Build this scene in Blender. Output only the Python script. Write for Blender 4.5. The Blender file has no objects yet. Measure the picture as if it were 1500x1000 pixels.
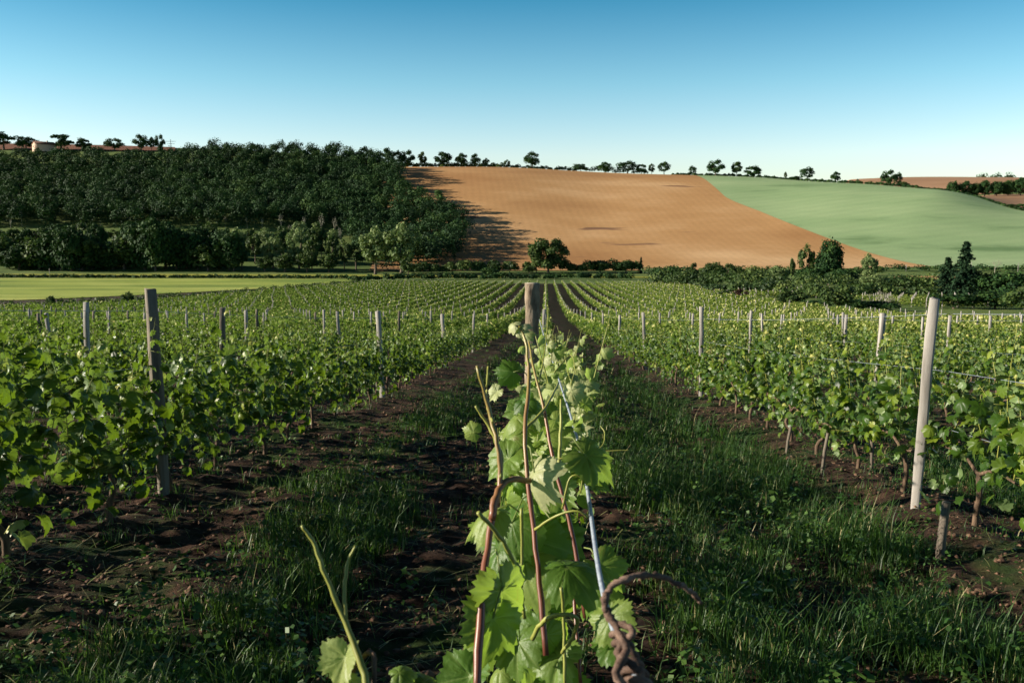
import bpy, math, random
import numpy as np
R = math.radians
rng = np.random.default_rng(7)
random.seed(7)
sc = bpy.context.scene
COL = sc.collection

# ------------------------------------------------------------------ camera, sky, sun, exposure
F = 1300.0                      # focal length in pixels of a 1500 px wide frame
PITCH, YAW = R(7.5), R(2.2)
cam = bpy.data.cameras.new("camera")
cam.sensor_width = 23.6
cam.lens = F / 1500 * 23.6
cam.clip_start, cam.clip_end = 0.05, 9000
cam.dof.use_dof = True
cam.dof.focus_distance = 2.6
cam.dof.aperture_fstop = 11
camo = bpy.data.objects.new("camera", cam); COL.objects.link(camo)
camo.rotation_euler = (R(90) - PITCH, 0, YAW)
sc.camera = camo

SUN_EL, SUN_AZ = R(18), R(185)  # azimuth counter-clockwise from +X of the direction TO the sun
world = bpy.data.worlds.new("World"); sc.world = world; world.use_nodes = True
wn = world.node_tree; wn.nodes.clear()
wo = wn.nodes.new("ShaderNodeOutputWorld"); wb = wn.nodes.new("ShaderNodeBackground")
sky = wn.nodes.new("ShaderNodeTexSky"); sky.sky_type = 'NISHITA'; sky.sun_disc = False
sky.sun_elevation = SUN_EL
sky.sun_rotation = R(90) - SUN_AZ
sky.air_density = 1.0; sky.dust_density = 0.6; sky.ozone_density = 2.0
wb.inputs['Strength'].default_value = 0.09
wtc = wn.nodes.new('ShaderNodeTexCoord'); wsp = wn.nodes.new('ShaderNodeSeparateXYZ'); wn.links.new(wtc.outputs['Generated'], wsp.inputs[0])
wrp = wn.nodes.new('ShaderNodeValToRGB'); wn.links.new(wsp.outputs[2], wrp.inputs[0])      # clear evening sky: milky at the horizon, deep blue overhead
for _ in range(4): wrp.color_ramp.elements.new(.5)
for el, (p_, c_) in zip(wrp.color_ramp.elements, [(0, (1.18, 1.16, 1.20)), (.075, (1.18, 1.18, 1.20)), (.15, (.68, 1.0, 1.02)), (.25, (.13, .62, .74)), (.42, (.10, .20, .30)), (1, (.05, .09, .14))]): el.position = p_; el.color = (*c_, 1)
wmx = wn.nodes.new('ShaderNodeMix'); wmx.data_type = 'RGBA'; wmx.blend_type = 'MULTIPLY'; wmx.inputs[0].default_value = 1
wn.links.new(sky.outputs[0], wmx.inputs[6]); wn.links.new(wrp.outputs[0], wmx.inputs[7])
wn.links.new(wmx.outputs[2], wb.inputs['Color']); wn.links.new(wb.outputs[0], wo.inputs['Surface'])
sl = bpy.data.lights.new("sun", 'SUN'); sl.energy = 5.0; sl.angle = R(0.5); sl.color = (1.0, 0.90, 0.74)
so = bpy.data.objects.new("sun", sl); COL.objects.link(so)
so.rotation_euler = (R(90) - SUN_EL, 0, SUN_AZ + R(90))
sc.view_settings.view_transform = 'Standard'; sc.view_settings.look = 'None'
sc.view_settings.exposure = 1.0; sc.view_settings.gamma = 1.0
sc.cycles.max_bounces = 6; sc.cycles.diffuse_bounces = 2; sc.cycles.glossy_bounces = 2
sc.cycles.transmission_bounces = 3; sc.cycles.transparent_max_bounces = 4
sc.cycles.use_denoising = True

# ------------------------------------------------------------------ pixel <-> world
cp, sp_, ca, sa = math.cos(PITCH), math.sin(PITCH), math.cos(YAW), math.sin(YAW)
FW = np.array([-sa * cp, ca * cp, -sp_]); RT = np.array([ca, sa, 0.0]); UP = np.cross(RT, FW)
def ray(px, py):
    return FW + RT * (px - 750) / F - UP * (py - 500) / F
def W(px, py, D):               # point seen at that pixel, D metres ahead along the rows
    d = ray(px, py); return d * (D / d[1])
def proj(x, y, z):
    f = x * FW[0] + y * FW[1] + z * FW[2]
    return (750 + F * (x * RT[0] + y * RT[1]) / f, 500 - F * (x * UP[0] + y * UP[1] + z * UP[2]) / f, f)

# ------------------------------------------------------------------ terrain heights
def pchip(x, y, xi):
    x = np.asarray(x, float); y = np.asarray(y, float); xi = np.clip(xi, x[0], x[-1])
    h = np.diff(x); d = np.diff(y) / h; m = np.zeros(len(x))
    for k in range(1, len(x) - 1):
        if d[k-1] * d[k] > 0:
            w1, w2 = 2 * h[k] + h[k-1], h[k] + 2 * h[k-1]
            m[k] = (w1 + w2) / (w1 / d[k-1] + w2 / d[k])
    m[0], m[-1] = d[0], d[-1]
    i = np.clip(np.searchsorted(x, xi) - 1, 0, len(x) - 2)
    t = (xi - x[i]) / h[i]
    return ((2*t**3 - 3*t**2 + 1) * y[i] + (t**3 - 2*t**2 + t) * h[i] * m[i]
            + (-2*t**3 + 3*t**2) * y[i+1] + (t**3 - t**2) * h[i] * m[i+1])
NEAR = [(-40, 3.05), (0, -1.35), (6.2, -2.03), (15, -3.0), (24, -3.95), (34, -4.95), (61, -7.5), (116, -12), (180, -15.3), (240, -17.6), (300, -19.8)]
def zy(px, py, D): return W(px, py, D)[2]
def crestfall(z, D): return [(D + 220, z - 14), (D + 700, z - 45), (5000, -60)]
COLS = {}
for px in (-900, 0):
    z = zy(px, 214, 900); COLS[px] = [(365, -21), (385, -20.4), (520, zy(px, 331, 520)), (640, zy(px, 272, 640)), (750, zy(px, 220, 750)), (900, z)] + crestfall(z, 900)
z = zy(300, 220, 860); COLS[300] = [(365, -21), (385, -20.4), (520, zy(300, 329, 520)), (640, zy(300, 272, 640)), (750, zy(300, 224, 750)), (860, z)] + crestfall(z, 860)
z = zy(520, 230, 790); COLS[520] = [(365, -21), (400, -20.4), (520, zy(520, 345, 520)), (640, zy(520, 285, 640)), (790, z)] + crestfall(z, 790)
z = zy(600, 246, 800); COLS[600] = [(365, -21), (417, -20.8), (800, z)] + crestfall(z, 800)
z = zy(700, 246, 800); COLS[700] = [(365, -21), (417, -20.8), (800, z)] + crestfall(z, 800)
z = zy(900, 255, 800); COLS[900] = [(365, -21), (417, -20.8), (800, z)] + crestfall(z, 800)
z = zy(1100, 261, 780); COLS[1100] = [(365, -21), (417, -20.8), (780, z)] + crestfall(z, 780)
z = zy(1250, 270, 720); COLS[1250] = [(365, -21), (425, -20.8), (720, z), (880, z - 7), (1300, zy(1250, 264, 1300)), (2000, z - 40), (5000, -60)]
z = zy(1360, 278, 680); COLS[1360] = [(365, -21), (430, -20.8), (680, z), (820, z - 3), (1300, zy(1360, 261, 1300)), (2000, z - 40), (5000, -60)]
z = zy(1500, 310, 600); COLS[1500] = [(365, -21), (430, -20.8), (600, z), (800, zy(1500, 288, 800)), (1300, zy(1500, 263, 1300)), (2000, z - 40), (5000, -60)]
COLS[2400] = [(365, -21), (430, -20.8), (600, -8), (800, 6), (1300, 40), (2000, 0), (5000, -60)]
pxs = sorted(COLS); ts = [ray(p, 330)[0] / ray(p, 330)[1] for p in pxs]
Dg = np.concatenate([np.arange(-40, 120, .5), np.arange(120, 1000, 1.0), np.arange(1000, 5001, 10.0)])
Tg = np.linspace(ts[0], ts[-1], 1600)
tab = np.array([pchip([k[0] for k in NEAR + COLS[p]], [k[1] for k in NEAR + COLS[p]], Dg) for p in pxs])
TAB = np.array([pchip(ts, tab[:, j], Tg) for j in range(len(Dg))])      # [D, T]
def Z(x, y):
    x = np.asarray(x, float); y = np.asarray(y, float)
    t = np.clip(x / np.maximum(y, 60), Tg[0], Tg[-1] - 1e-6); yc = np.clip(y, Dg[0], Dg[-1] - 1e-3)
    i = np.clip(np.searchsorted(Dg, yc, side='right') - 1, 0, len(Dg) - 2); u = (yc - Dg[i]) / (Dg[i+1] - Dg[i])
    s = (t - Tg[0]) / (Tg[1] - Tg[0]); j = np.clip(s.astype(int), 0, len(Tg) - 2); v = s - j
    return ((1-u)*(1-v)*TAB[i, j] + u*(1-v)*TAB[i+1, j] + (1-u)*v*TAB[i, j+1] + u*v*TAB[i+1, j+1])
def hit(px, py, D0=3.0, D1=1400.0):
    D = np.exp(np.linspace(math.log(D0), math.log(D1), 4000)); d = ray(px, py); P = np.outer(D / d[1], d)
    below = P[:, 2] < Z(P[:, 0], P[:, 1]); k = int(np.argmax(below))
    if not below[k]: k = len(D) - 1
    p = P[k].copy(); p[2] = float(Z(p[0], p[1])); return p
def at(px, D):                  # ground point in that image column, D metres ahead
    t = ray(px, 330); x = t[0] / t[1] * D; return np.array([x, D, float(Z(x, D))])

def vnoise(x, y, seed=0):
    xi = np.floor(x).astype(np.int64); yi = np.floor(y).astype(np.int64); fx = x - xi; fy = y - yi
    fx = fx * fx * (3 - 2 * fx); fy = fy * fy * (3 - 2 * fy)
    def h(a, b):
        n = (a * 374761393 + b * 668265263 + seed * 974634777) & 0x7fffffff
        n = ((n ^ (n >> 13)) * 1274126177) & 0x7fffffff
        return ((n ^ (n >> 16)) & 0xffff) / 65535.0
    return ((h(xi, yi) * (1-fx) + h(xi+1, yi) * fx) * (1-fy) + (h(xi, yi+1) * (1-fx) + h(xi+1, yi+1) * fx) * fy)

# ------------------------------------------------------------------ mesh helpers
def mesh(name, V, Fc, mats, rnd=None, vein=None, smooth=False, midx=None):
    V = np.asarray(V, np.float32); me = bpy.data.meshes.new(name)
    if not isinstance(Fc, (list, tuple)): Fc = [Fc]
    Fc = [np.asarray(f, np.int32) for f in Fc if len(f)]
    me.vertices.add(len(V)); me.vertices.foreach_set('co', V.ravel())
    loops = np.concatenate([f.ravel() for f in Fc]); cnt = np.concatenate([np.full(len(f), f.shape[1], np.int32) for f in Fc])
    me.loops.add(len(loops)); me.loops.foreach_set('vertex_index', loops)
    me.polygons.add(len(cnt)); me.polygons.foreach_set('loop_start', np.concatenate([[0], np.cumsum(cnt)[:-1]]).astype(np.int32))
    me.polygons.foreach_set('loop_total', cnt)
    if smooth: me.polygons.foreach_set('use_smooth', np.ones(len(cnt), bool))
    if midx is not None: me.polygons.foreach_set('material_index', np.asarray(midx, np.int32))
    if rnd is not None:
        a = me.attributes.new('rnd', 'FLOAT', 'FACE'); a.data.foreach_set('value', np.asarray(rnd, np.float32))
    if vein is not None:
        a = me.attributes.new('vein', 'FLOAT', 'POINT'); a.data.foreach_set('value', np.asarray(vein, np.float32))
    for m in (mats if isinstance(mats, (list, tuple)) else [mats]): me.materials.append(m)
    me.update(calc_edges=True)
    return me
def obj(name, me, parent=None):
    o = bpy.data.objects.new(name, me); COL.objects.link(o)
    if parent is not None: o.parent = parent
    return o
def tag(o, label=None, cat=None, group=None, kind=None):
    if label: o['label'] = label
    if cat: o['category'] = cat
    if group: o['group'] = group
    if kind: o['kind'] = kind
    return o
def thing(name, label, cat, loc, group=None, rz=0.0, scale=None):
    o = bpy.data.objects.new(name, None); COL.objects.link(o); o.empty_display_size = 0.1
    o.location = [float(c) for c in loc]; o.rotation_euler = (0, 0, rz)
    if scale is not None: o.scale = scale
    return tag(o, label, cat, group)
def tube(pts, rad, n=6, cap=True):
    P = np.asarray(pts, float); m = len(P); rad = np.broadcast_to(rad, (m,)).astype(float)
    T = np.gradient(P, axis=0); T /= np.linalg.norm(T, axis=1)[:, None] + 1e-9
    ref = np.array([0.31, 0.95, 0.05]) if abs(T[0][2]) > 0.6 else np.array([0, 0, 1.0])
    A = np.cross(T, ref); A /= np.linalg.norm(A, axis=1)[:, None] + 1e-9; B = np.cross(T, A)
    th = np.arange(n) * 2 * math.pi / n
    V = P[:, None, :] + rad[:, None, None] * (np.cos(th)[None, :, None] * A[:, None, :] + np.sin(th)[None, :, None] * B[:, None, :])
    V = V.reshape(-1, 3); i = np.arange(m - 1)[:, None] * n; k = np.arange(n)[None, :]; k2 = (k + 1) % n
    Q = np.stack([i + k, i + k2, i + n + k2, i + n + k], -1).reshape(-1, 4)
    if cap:
        V = np.vstack([V, P[0], P[-1]]); e = len(V)
        c0 = np.stack([np.full(n, e-2), k2[0], k[0], k[0]], -1)[:, :3]; c1 = np.stack([np.full(n, e-1), (m-1)*n + k[0], (m-1)*n + k2[0]], -1)
        return V, Q, np.vstack([c0, c1])
    return V, Q, np.zeros((0, 3), int)
class Acc:
    def __init__(s): s.V = []; s.Q = []; s.T = []; s.n = 0; s.rq = []; s.rt = []; s.ve = []
    def add(s, V, Q=None, T=None, r=0.5, vein=None):
        s.V.append(np.asarray(V)); k = s.n; s.n += len(V)
        if Q is not None and len(Q): s.Q.append(np.asarray(Q) + k); s.rq.append(np.broadcast_to(r, (len(Q),)))
        if T is not None and len(T): s.T.append(np.asarray(T) + k); s.rt.append(np.broadcast_to(r, (len(T),)))
        s.ve.append(np.zeros(len(V)) if vein is None else vein)
    def tube(s, pts, rad, n=6, r=0.5):
        V, Q, T = tube(pts, rad, n); s.add(V, Q, T, r)
    def mesh(s, name, mats, smooth=False, vein=False):
        fs, rs = [], []
        if s.Q: fs.append(np.vstack(s.Q)); rs += s.rq
        if s.T: fs.append(np.vstack(s.T)); rs += s.rt
        return mesh(name, np.vstack(s.V), fs, mats, np.concatenate(rs), np.concatenate(s.ve) if vein else None, smooth)
def curve(pts, n=24):           # smooth path through points (Catmull-Rom)
    P = np.asarray(pts, float); P = np.vstack([2*P[0]-P[1], P, 2*P[-1]-P[-2]]); out = []
    m = len(P) - 3
    for u in np.linspace(0, m - 1e-6, n):
        i = int(u); t = u - i; a, b, c, d = P[i:i+4]
        out.append(0.5 * ((2*b) + (-a+c)*t + (2*a-5*b+4*c-d)*t*t + (-a+3*b-3*c+d)*t**3))
    return np.array(out)
def unit(v): return v / (np.linalg.norm(v, axis=-1, keepdims=True) + 1e-9)

# ------------------------------------------------------------------ materials
def newmat(name):
    m = bpy.data.materials.new(name); m.use_nodes = True; nt = m.node_tree; nt.nodes.clear()
    out = nt.nodes.new('ShaderNodeOutputMaterial'); return m, nt, out
def N(nt, t, **kw):
    n = nt.nodes.new(t)
    for k, v in kw.items():
        if k in n.inputs.keys(): n.inputs[k].default_value = v
        else: setattr(n, k, v)
    return n
def ramp(nt, fac, stops):
    r = nt.nodes.new('ShaderNodeValToRGB'); e = r.color_ramp.elements
    while len(e) < len(stops): e.new(0.5)
    for el, (p, c) in zip(e, stops): el.position = p; el.color = (*c, 1)
    nt.links.new(fac, r.inputs[0]); return r.outputs[0]
def coords(nt, scale=(1, 1, 1), rot=(0, 0, 0), kind='Object'):
    tc = nt.nodes.new('ShaderNodeTexCoord'); mp = nt.nodes.new('ShaderNodeMapping')
    mp.inputs['Scale'].default_value = scale; mp.inputs['Rotation'].default_value = rot
    nt.links.new(tc.outputs[kind], mp.inputs[0]); return mp.outputs[0]
def noise(nt, vec, scale, detail=4, rough=0.6):
    n = N(nt, 'ShaderNodeTexNoise', Scale=scale, Detail=detail, Roughness=rough); nt.links.new(vec, n.inputs['Vector']); return n.outputs['Fac']
def mixc(nt, a, b, fac, blend='MIX'):
    m = nt.nodes.new('ShaderNodeMix'); m.data_type = 'RGBA'; m.blend_type = blend
    for s, v in ((m.inputs[6], a), (m.inputs[7], b), (m.inputs[0], fac)):
        if isinstance(v, bpy.types.NodeSocket): nt.links.new(v, s)
        elif isinstance(v, (int, float)): s.default_value = v
        else: s.default_value = (*v, 1)
    return m.outputs[2]
def bump(nt, h, strength, dist):
    b = N(nt, 'ShaderNodeBump', Strength=strength, Distance=dist); nt.links.new(h, b.inputs['Height']); return b.outputs[0]
def leafmat(name, stops, transl=0.35, tcol=(0.25, 0.38, 0.04), rough=0.5, spec=0.4, vein=False, back=None):
    m, nt, out = newmat(name)
    at_ = N(nt, 'ShaderNodeAttribute', attribute_name='rnd'); col = ramp(nt, at_.outputs['Fac'], stops)
    nz = noise(nt, coords(nt), 14 if vein else 2.0, 3); 
    if vein:
        kb = N(nt, 'ShaderNodeMapRange'); nt.links.new(noise(nt, coords(nt), 34, 4, .7), kb.inputs[0]); kb.inputs['From Min'].default_value = .64; kb.inputs['From Max'].default_value = .72; kb.inputs['To Max'].default_value = .55
        col = mixc(nt, col, (.20, .13, .05), kb.outputs[0])
    hs = N(nt, 'ShaderNodeHueSaturation'); mr = N(nt, 'ShaderNodeMapRange'); mr.inputs['To Min'].default_value = 0.65; mr.inputs['To Max'].default_value = 1.35
    nt.links.new(nz, mr.inputs[0]); nt.links.new(mr.outputs[0], hs.inputs['Value']); nt.links.new(col, hs.inputs['Color']); col = hs.outputs[0]
    b = N(nt, 'ShaderNodeBsdfPrincipled', Roughness=rough); b.inputs['Specular IOR Level'].default_value = spec
    nrm = None
    if vein:
        va = N(nt, 'ShaderNodeAttribute', attribute_name='vein')
        pw = N(nt, 'ShaderNodeMath', operation='POWER'); nt.links.new(va.outputs['Fac'], pw.inputs[0]); pw.inputs[1].default_value = 2.6
        ml = N(nt, 'ShaderNodeMath', operation='MULTIPLY'); nt.links.new(pw.outputs[0], ml.inputs[0]); ml.inputs[1].default_value = 0.55
        col = mixc(nt, col, (0.42, 0.5, 0.16), ml.outputs[0])
        nrm = bump(nt, noise(nt, coords(nt), 160, 3), 0.35, 0.003); nt.links.new(nrm, b.inputs['Normal'])
    if back is not None:
        g = N(nt, 'ShaderNodeNewGeometry'); col = mixc(nt, col, mixc(nt, col, back, 0.65), g.outputs['Backfacing'])
    nt.links.new(col, b.inputs['Base Color'])
    tr = N(nt, 'ShaderNodeBsdfTranslucent'); nt.links.new(mixc(nt, col, tcol, 0.6), tr.inputs['Color'])
    mx = N(nt, 'ShaderNodeMixShader'); mx.inputs[0].default_value = transl
    nt.links.new(b.outputs[0], mx.inputs[1]); nt.links.new(tr.outputs[0], mx.inputs[2]); nt.links.new(mx.outputs[0], out.inputs[0])
    return m
def solidmat(name, stops, scale=6, stretch=(1, 1, 1), rough=0.85, bstr=0.5, bdist=0.01, detail=6, spec=0.3, kind='Object'):
    m, nt, out = newmat(name); v = coords(nt, stretch, kind=kind); n = noise(nt, v, scale, detail)
    b = N(nt, 'ShaderNodeBsdfPrincipled', Roughness=rough); b.inputs['Specular IOR Level'].default_value = spec
    nt.links.new(ramp(nt, n, stops), b.inputs['Base Color'])
    nt.links.new(bump(nt, noise(nt, v, scale * 2.3, 6, .7), bstr, bdist), b.inputs['Normal']); nt.links.new(b.outputs[0], out.inputs[0]); return m

M = {}
M['vine'] = leafmat('vine_leaf', [(0, (.009, .026, .004)), (.42, (.034, .076, .007)), (.7, (.145, .20, .018)), (1, (.44, .42, .13))], .28, (.26, .42, .015), .42, .30, back=(.17, .24, .10))
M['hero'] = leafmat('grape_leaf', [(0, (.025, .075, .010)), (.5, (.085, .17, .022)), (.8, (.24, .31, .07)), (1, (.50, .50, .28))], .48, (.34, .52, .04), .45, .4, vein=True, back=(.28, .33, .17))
M['vinefar'] = leafmat('vine_leaf_far', [(0, (.010, .028, .005)), (.42, (.055, .095, .012)), (.75, (.17, .21, .03)), (1, (.50, .47, .20))], .28, (.2, .36, .03), .6, .2)
M['wood'] = leafmat('oak_leaf', [(0, (.010, .030, .011)), (.6, (.022, .060, .015)), (1, (.055, .10, .022))], .12, (.05, .10, .02), .7, .15)
M['woodl'] = leafmat('willow_leaf', [(0, (.07, .11, .04)), (.6, (.15, .21, .075)), (1, (.25, .31, .12))], .25, (.12, .2, .03), .6, .2)
M['woodm'] = leafmat('hedge_leaf', [(0, (.016, .036, .012)), (.55, (.045, .082, .02)), (1, (.12, .16, .04))], .2, (.08, .15, .02), .6, .2)
M['conif'] = leafmat('conifer_needle', [(0, (.010, .026, .014)), (.6, (.018, .045, .02)), (1, (.035, .07, .03))], .05, (.03, .06, .02), .7, .1)
M['purple'] = leafmat('purple_leaf', [(0, (.04, .02, .02)), (.6, (.07, .04, .03)), (1, (.12, .07, .04))], .1, (.1, .05, .03), .7, .1)
M['grass'] = leafmat('grass_blade', [(0, (.012, .036, .008)), (.5, (.032, .085, .016)), (.85, (.085, .16, .03)), (1, (.34, .30, .15))], .3, (.15, .32, .03), .5, .35)
M['bark'] = solidmat('bark', [(.3, (.05, .035, .025)), (.7, (.16, .12, .09))], 30, (1, 1, .2), bstr=.9, bdist=.01)
M['vbark'] = solidmat('vine_bark', [(.3, (.045, .028, .018)), (.7, (.17, .11, .07))], 60, (1, 1, .15), bstr=1, bdist=.004)
M['palebark'] = solidmat('pale_bark', [(.3, (.20, .185, .14)), (.7, (.38, .36, .28))], 3, (1, 1, .2), bstr=.5, bdist=.02)
M['cane'] = solidmat('red_cane', [(.3, (.11, .03, .018)), (.6, (.22, .085, .04)), (.8, (.24, .16, .05))], 9, (1, 1, .5), .4, .2, .001, spec=.5)
def N_mr(nt, v, a, b_):
    k = N(nt, 'ShaderNodeMapRange'); nt.links.new(v, k.inputs[0]); k.inputs['From Min'].default_value = a; k.inputs['From Max'].default_value = b_; return k.outputs[0]
def canemat():
    m, nt, out = newmat('red_cane'); tc = nt.nodes.new('ShaderNodeTexCoord'); sx = nt.nodes.new('ShaderNodeSeparateXYZ'); nt.links.new(tc.outputs['Object'], sx.inputs[0])
    ad = N(nt, 'ShaderNodeMath', operation='MULTIPLY_ADD'); nt.links.new(noise(nt, tc.outputs['Object'], 22, 3), ad.inputs[0]); ad.inputs[1].default_value = .22; nt.links.new(sx.outputs[2], ad.inputs[2])
    b = N(nt, 'ShaderNodeBsdfPrincipled', Roughness=.4); nt.links.new(ramp(nt, N_mr(nt, ad.outputs[0], 1.0, 1.5), [(.2, (.13, .04, .025)), (.5, (.20, .07, .035)), (.8, (.24, .20, .05))]), b.inputs['Base Color']); nt.links.new(b.outputs[0], out.inputs[0]); return m
M['cane'] = canemat()
M['shoot'] = solidmat('green_shoot', [(.3, (.16, .17, .03)), (.7, (.30, .31, .07))], 8, (1, 1, .5), .45, .15, .001, spec=.4)
M['dry'] = solidmat('dry_tendril', [(.3, (.035, .022, .018)), (.5, (.12, .07, .05)), (.72, (.30, .20, .15))], 90, (.35, .35, 1), .7, 1, .003)
M['wire'] = solidmat('galvanised_wire', [(.3, (.16, .19, .24)), (.7, (.34, .38, .44))], 120, bstr=.3, bdist=.0005, rough=.55, spec=.5)
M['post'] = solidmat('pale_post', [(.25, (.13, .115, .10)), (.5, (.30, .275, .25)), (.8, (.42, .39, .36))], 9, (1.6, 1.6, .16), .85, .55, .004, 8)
M['postd'] = solidmat('brown_shaded_post', [(.25, (.05, .04, .033)), (.5, (.14, .115, .09)), (.8, (.30, .26, .21))], 9, (1.6, 1.6, .16), .85, .7, .005, 8)  # brown stake wood; on left posts the dark tone paints in their shade
M['log'] = solidmat('log_bark', [(.3, (.08, .055, .04)), (.5, (.22, .17, .12)), (.75, (.36, .29, .22))], 22, (1, 1, .35), .9, 1, .008, 8)
M['logend'] = solidmat('cut_wood', [(.3, (.30, .25, .19)), (.7, (.48, .42, .34))], 30, bstr=.5, bdist=.003)
M['plaster'] = solidmat('farm_plaster', [(.3, (.42, .29, .22)), (.7, (.55, .40, .31))], 1.2, bstr=.2)
M['roof'] = solidmat('farm_roof', [(.3, (.10, .05, .04)), (.7, (.18, .09, .06))], 2, (1, 6, 1), bstr=.5, bdist=.05)
M['dark'] = solidmat('dark_opening', [(.3, (.02, .018, .016)), (.7, (.04, .035, .03))], 2)
M['clod'] = solidmat('soil_clod', [(.3, (.06, .033, .022)), (.7, (.22, .125, .078))], 18, bstr=1, bdist=.01)

# ground: soil with green patches near, grass farther off
def groundmat():
    m, nt, out = newmat('vineyard_soil'); v = coords(nt)
    n1 = noise(nt, v, 9, 8, .7); soil = ramp(nt, n1, [(.28, (.018, .011, .009)), (.5, (.046, .027, .019)), (.75, (.17, .095, .06))])
    n2 = noise(nt, v, 1.1, 5, .65); g = ramp(nt, n1, [(.3, (.018, .040, .010)), (.7, (.05, .085, .02))])
    k = N(nt, 'ShaderNodeMapRange'); nt.links.new(n2, k.inputs[0]); k.inputs['From Min'].default_value = .50; k.inputs['From Max'].default_value = .62
    near = mixc(nt, soil, g, k.outputs[0])
    sx = nt.nodes.new('ShaderNodeSeparateXYZ'); tc = nt.nodes.new('ShaderNodeTexCoord'); nt.links.new(tc.outputs['Object'], sx.inputs[0])
    n3 = noise(nt, v, .06, 6, .6); far = ramp(nt, n3, [(.3, (.05, .09, .018)), (.5, (.10, .15, .035)), (.7, (.17, .20, .06))])
    k2 = N(nt, 'ShaderNodeMapRange'); nt.links.new(sx.outputs[1], k2.inputs[0]); k2.inputs['From Min'].default_value = 298; k2.inputs['From Max'].default_value = 303
    k3 = N(nt, 'ShaderNodeMapRange'); nt.links.new(sx.outputs[0], k3.inputs[0]); k3.inputs['From Min'].default_value = 43.5; k3.inputs['From Max'].default_value = 45.5
    mx = N(nt, 'ShaderNodeMath', operation='MAXIMUM'); nt.links.new(k2.outputs[0], mx.inputs[0]); nt.links.new(k3.outputs[0], mx.inputs[1])
    b = N(nt, 'ShaderNodeBsdfPrincipled', Roughness=.95); b.inputs['Specular IOR Level'].default_value = .15
    nt.links.new(mixc(nt, near, far, mx.outputs[0]), b.inputs['Base Color'])
    nt.links.new(bump(nt, noise(nt, v, 45, 10, .8), 1.0, .035), b.inputs['Normal']); nt.links.new(b.outputs[0], out.inputs[0]); return m
def fieldmat(name, stops, big=.02, stretch=(1, 1, 1), rot=0.0, furrow=None, patch=None, bumpd=.25, fine=1.2):
    m, nt, out = newmat(name); v = coords(nt, stretch, (0, 0, rot)); col = ramp(nt, noise(nt, v, big, 5, .55), stops)
    v0 = coords(nt); fn = noise(nt, v0, fine, 6, .7)
    k = N(nt, 'ShaderNodeMapRange'); nt.links.new(fn, k.inputs[0]); k.inputs['To Min'].default_value = .8; k.inputs['To Max'].default_value = 1.2
    cm = N(nt, 'ShaderNodeCombineColor'); [nt.links.new(k.outputs[0], cm.inputs[i]) for i in range(3)]
    col = mixc(nt, col, cm.outputs[0], 1.0, 'MULTIPLY'); h = fn
    if furrow:
        w = N(nt, 'ShaderNodeTexWave', Scale=furrow[1], Distortion=0.0, Detail=0.0); w.inputs['Detail Scale'].default_value = .15
        nt.links.new(coords(nt, (1, 1, 1), (0, 0, furrow[0])), w.inputs['Vector'])
        ad = N(nt, 'ShaderNodeMath', operation='MULTIPLY_ADD'); nt.links.new(w.outputs['Fac'], ad.inputs[0]); ad.inputs[1].default_value = furrow[2]; nt.links.new(fn, ad.inputs[2]); h = ad.outputs[0]
    if furrow:
        k4 = N(nt, 'ShaderNodeMapRange'); nt.links.new(w.outputs['Fac'], k4.inputs[0]); k4.inputs['To Min'].default_value = .97; k4.inputs['To Max'].default_value = 1.02
        c4 = N(nt, 'ShaderNodeCombineColor'); [nt.links.new(k4.outputs[0], c4.inputs[i]) for i in range(3)]; col = mixc(nt, col, c4.outputs[0], 1.0, 'MULTIPLY')
    if patch:
        k2 = N(nt, 'ShaderNodeMapRange'); nt.links.new(noise(nt, coords(nt, patch[2]), patch[0], 3, .5), k2.inputs[0])
        k2.inputs['From Min'].default_value = patch[3]; k2.inputs['From Max'].default_value = patch[3] + .04; col = mixc(nt, col, patch[1], k2.outputs[0])
    b = N(nt, 'ShaderNodeBsdfPrincipled', Roughness=.95); b.inputs['Specular IOR Level'].default_value = .1
    nt.links.new(col, b.inputs['Base Color']); nt.links.new(bump(nt, h, .6, bumpd), b.inputs['Normal']); nt.links.new(b.outputs[0], out.inputs[0]); return m
M['ground'] = groundmat()
M['brown'] = fieldmat('ploughed_field', [(.3, (.36, .185, .075)), (.5, (.47, .265, .115)), (.7, (.63, .40, .21))], .012, (.6, 1, 1), 0, (R(-6), .065, .0), (.022, (.22, .12, .07), (.6, 1.8, 1), .655), .2, .5)
M['barley'] = fieldmat('barley_field', [(.3, (.14, .23, .10)), (.42, (.26, .37, .18)), (.7, (.34, .44, .23))], .03, (.35, 1, 1), R(-18), bumpd=.35, fine=.9, furrow=(R(70), .035, .0))
M['meadow'] = fieldmat('meadow', [(.3, (.12, .19, .04)), (.5, (.29, .35, .07)), (.7, (.44, .46, .13))], .05, (.4, 1, 1), R(10), bumpd=.5, fine=1.6)
M['yellow'] = fieldmat('ripe_grass', [(.3, (.22, .24, .04)), (.6, (.30, .30, .05))], .05, (.3, 1, 1), bumpd=.1)
M['farbrown'] = fieldmat('far_plough', [(.3, (.30, .17, .095)), (.7, (.42, .25, .15))], .01, (.5, 1, 1), bumpd=.3)
M['darkbrown'] = fieldmat('red_plough', [(.3, (.16, .07, .04)), (.7, (.24, .11, .07))], .02, bumpd=.3)

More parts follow.
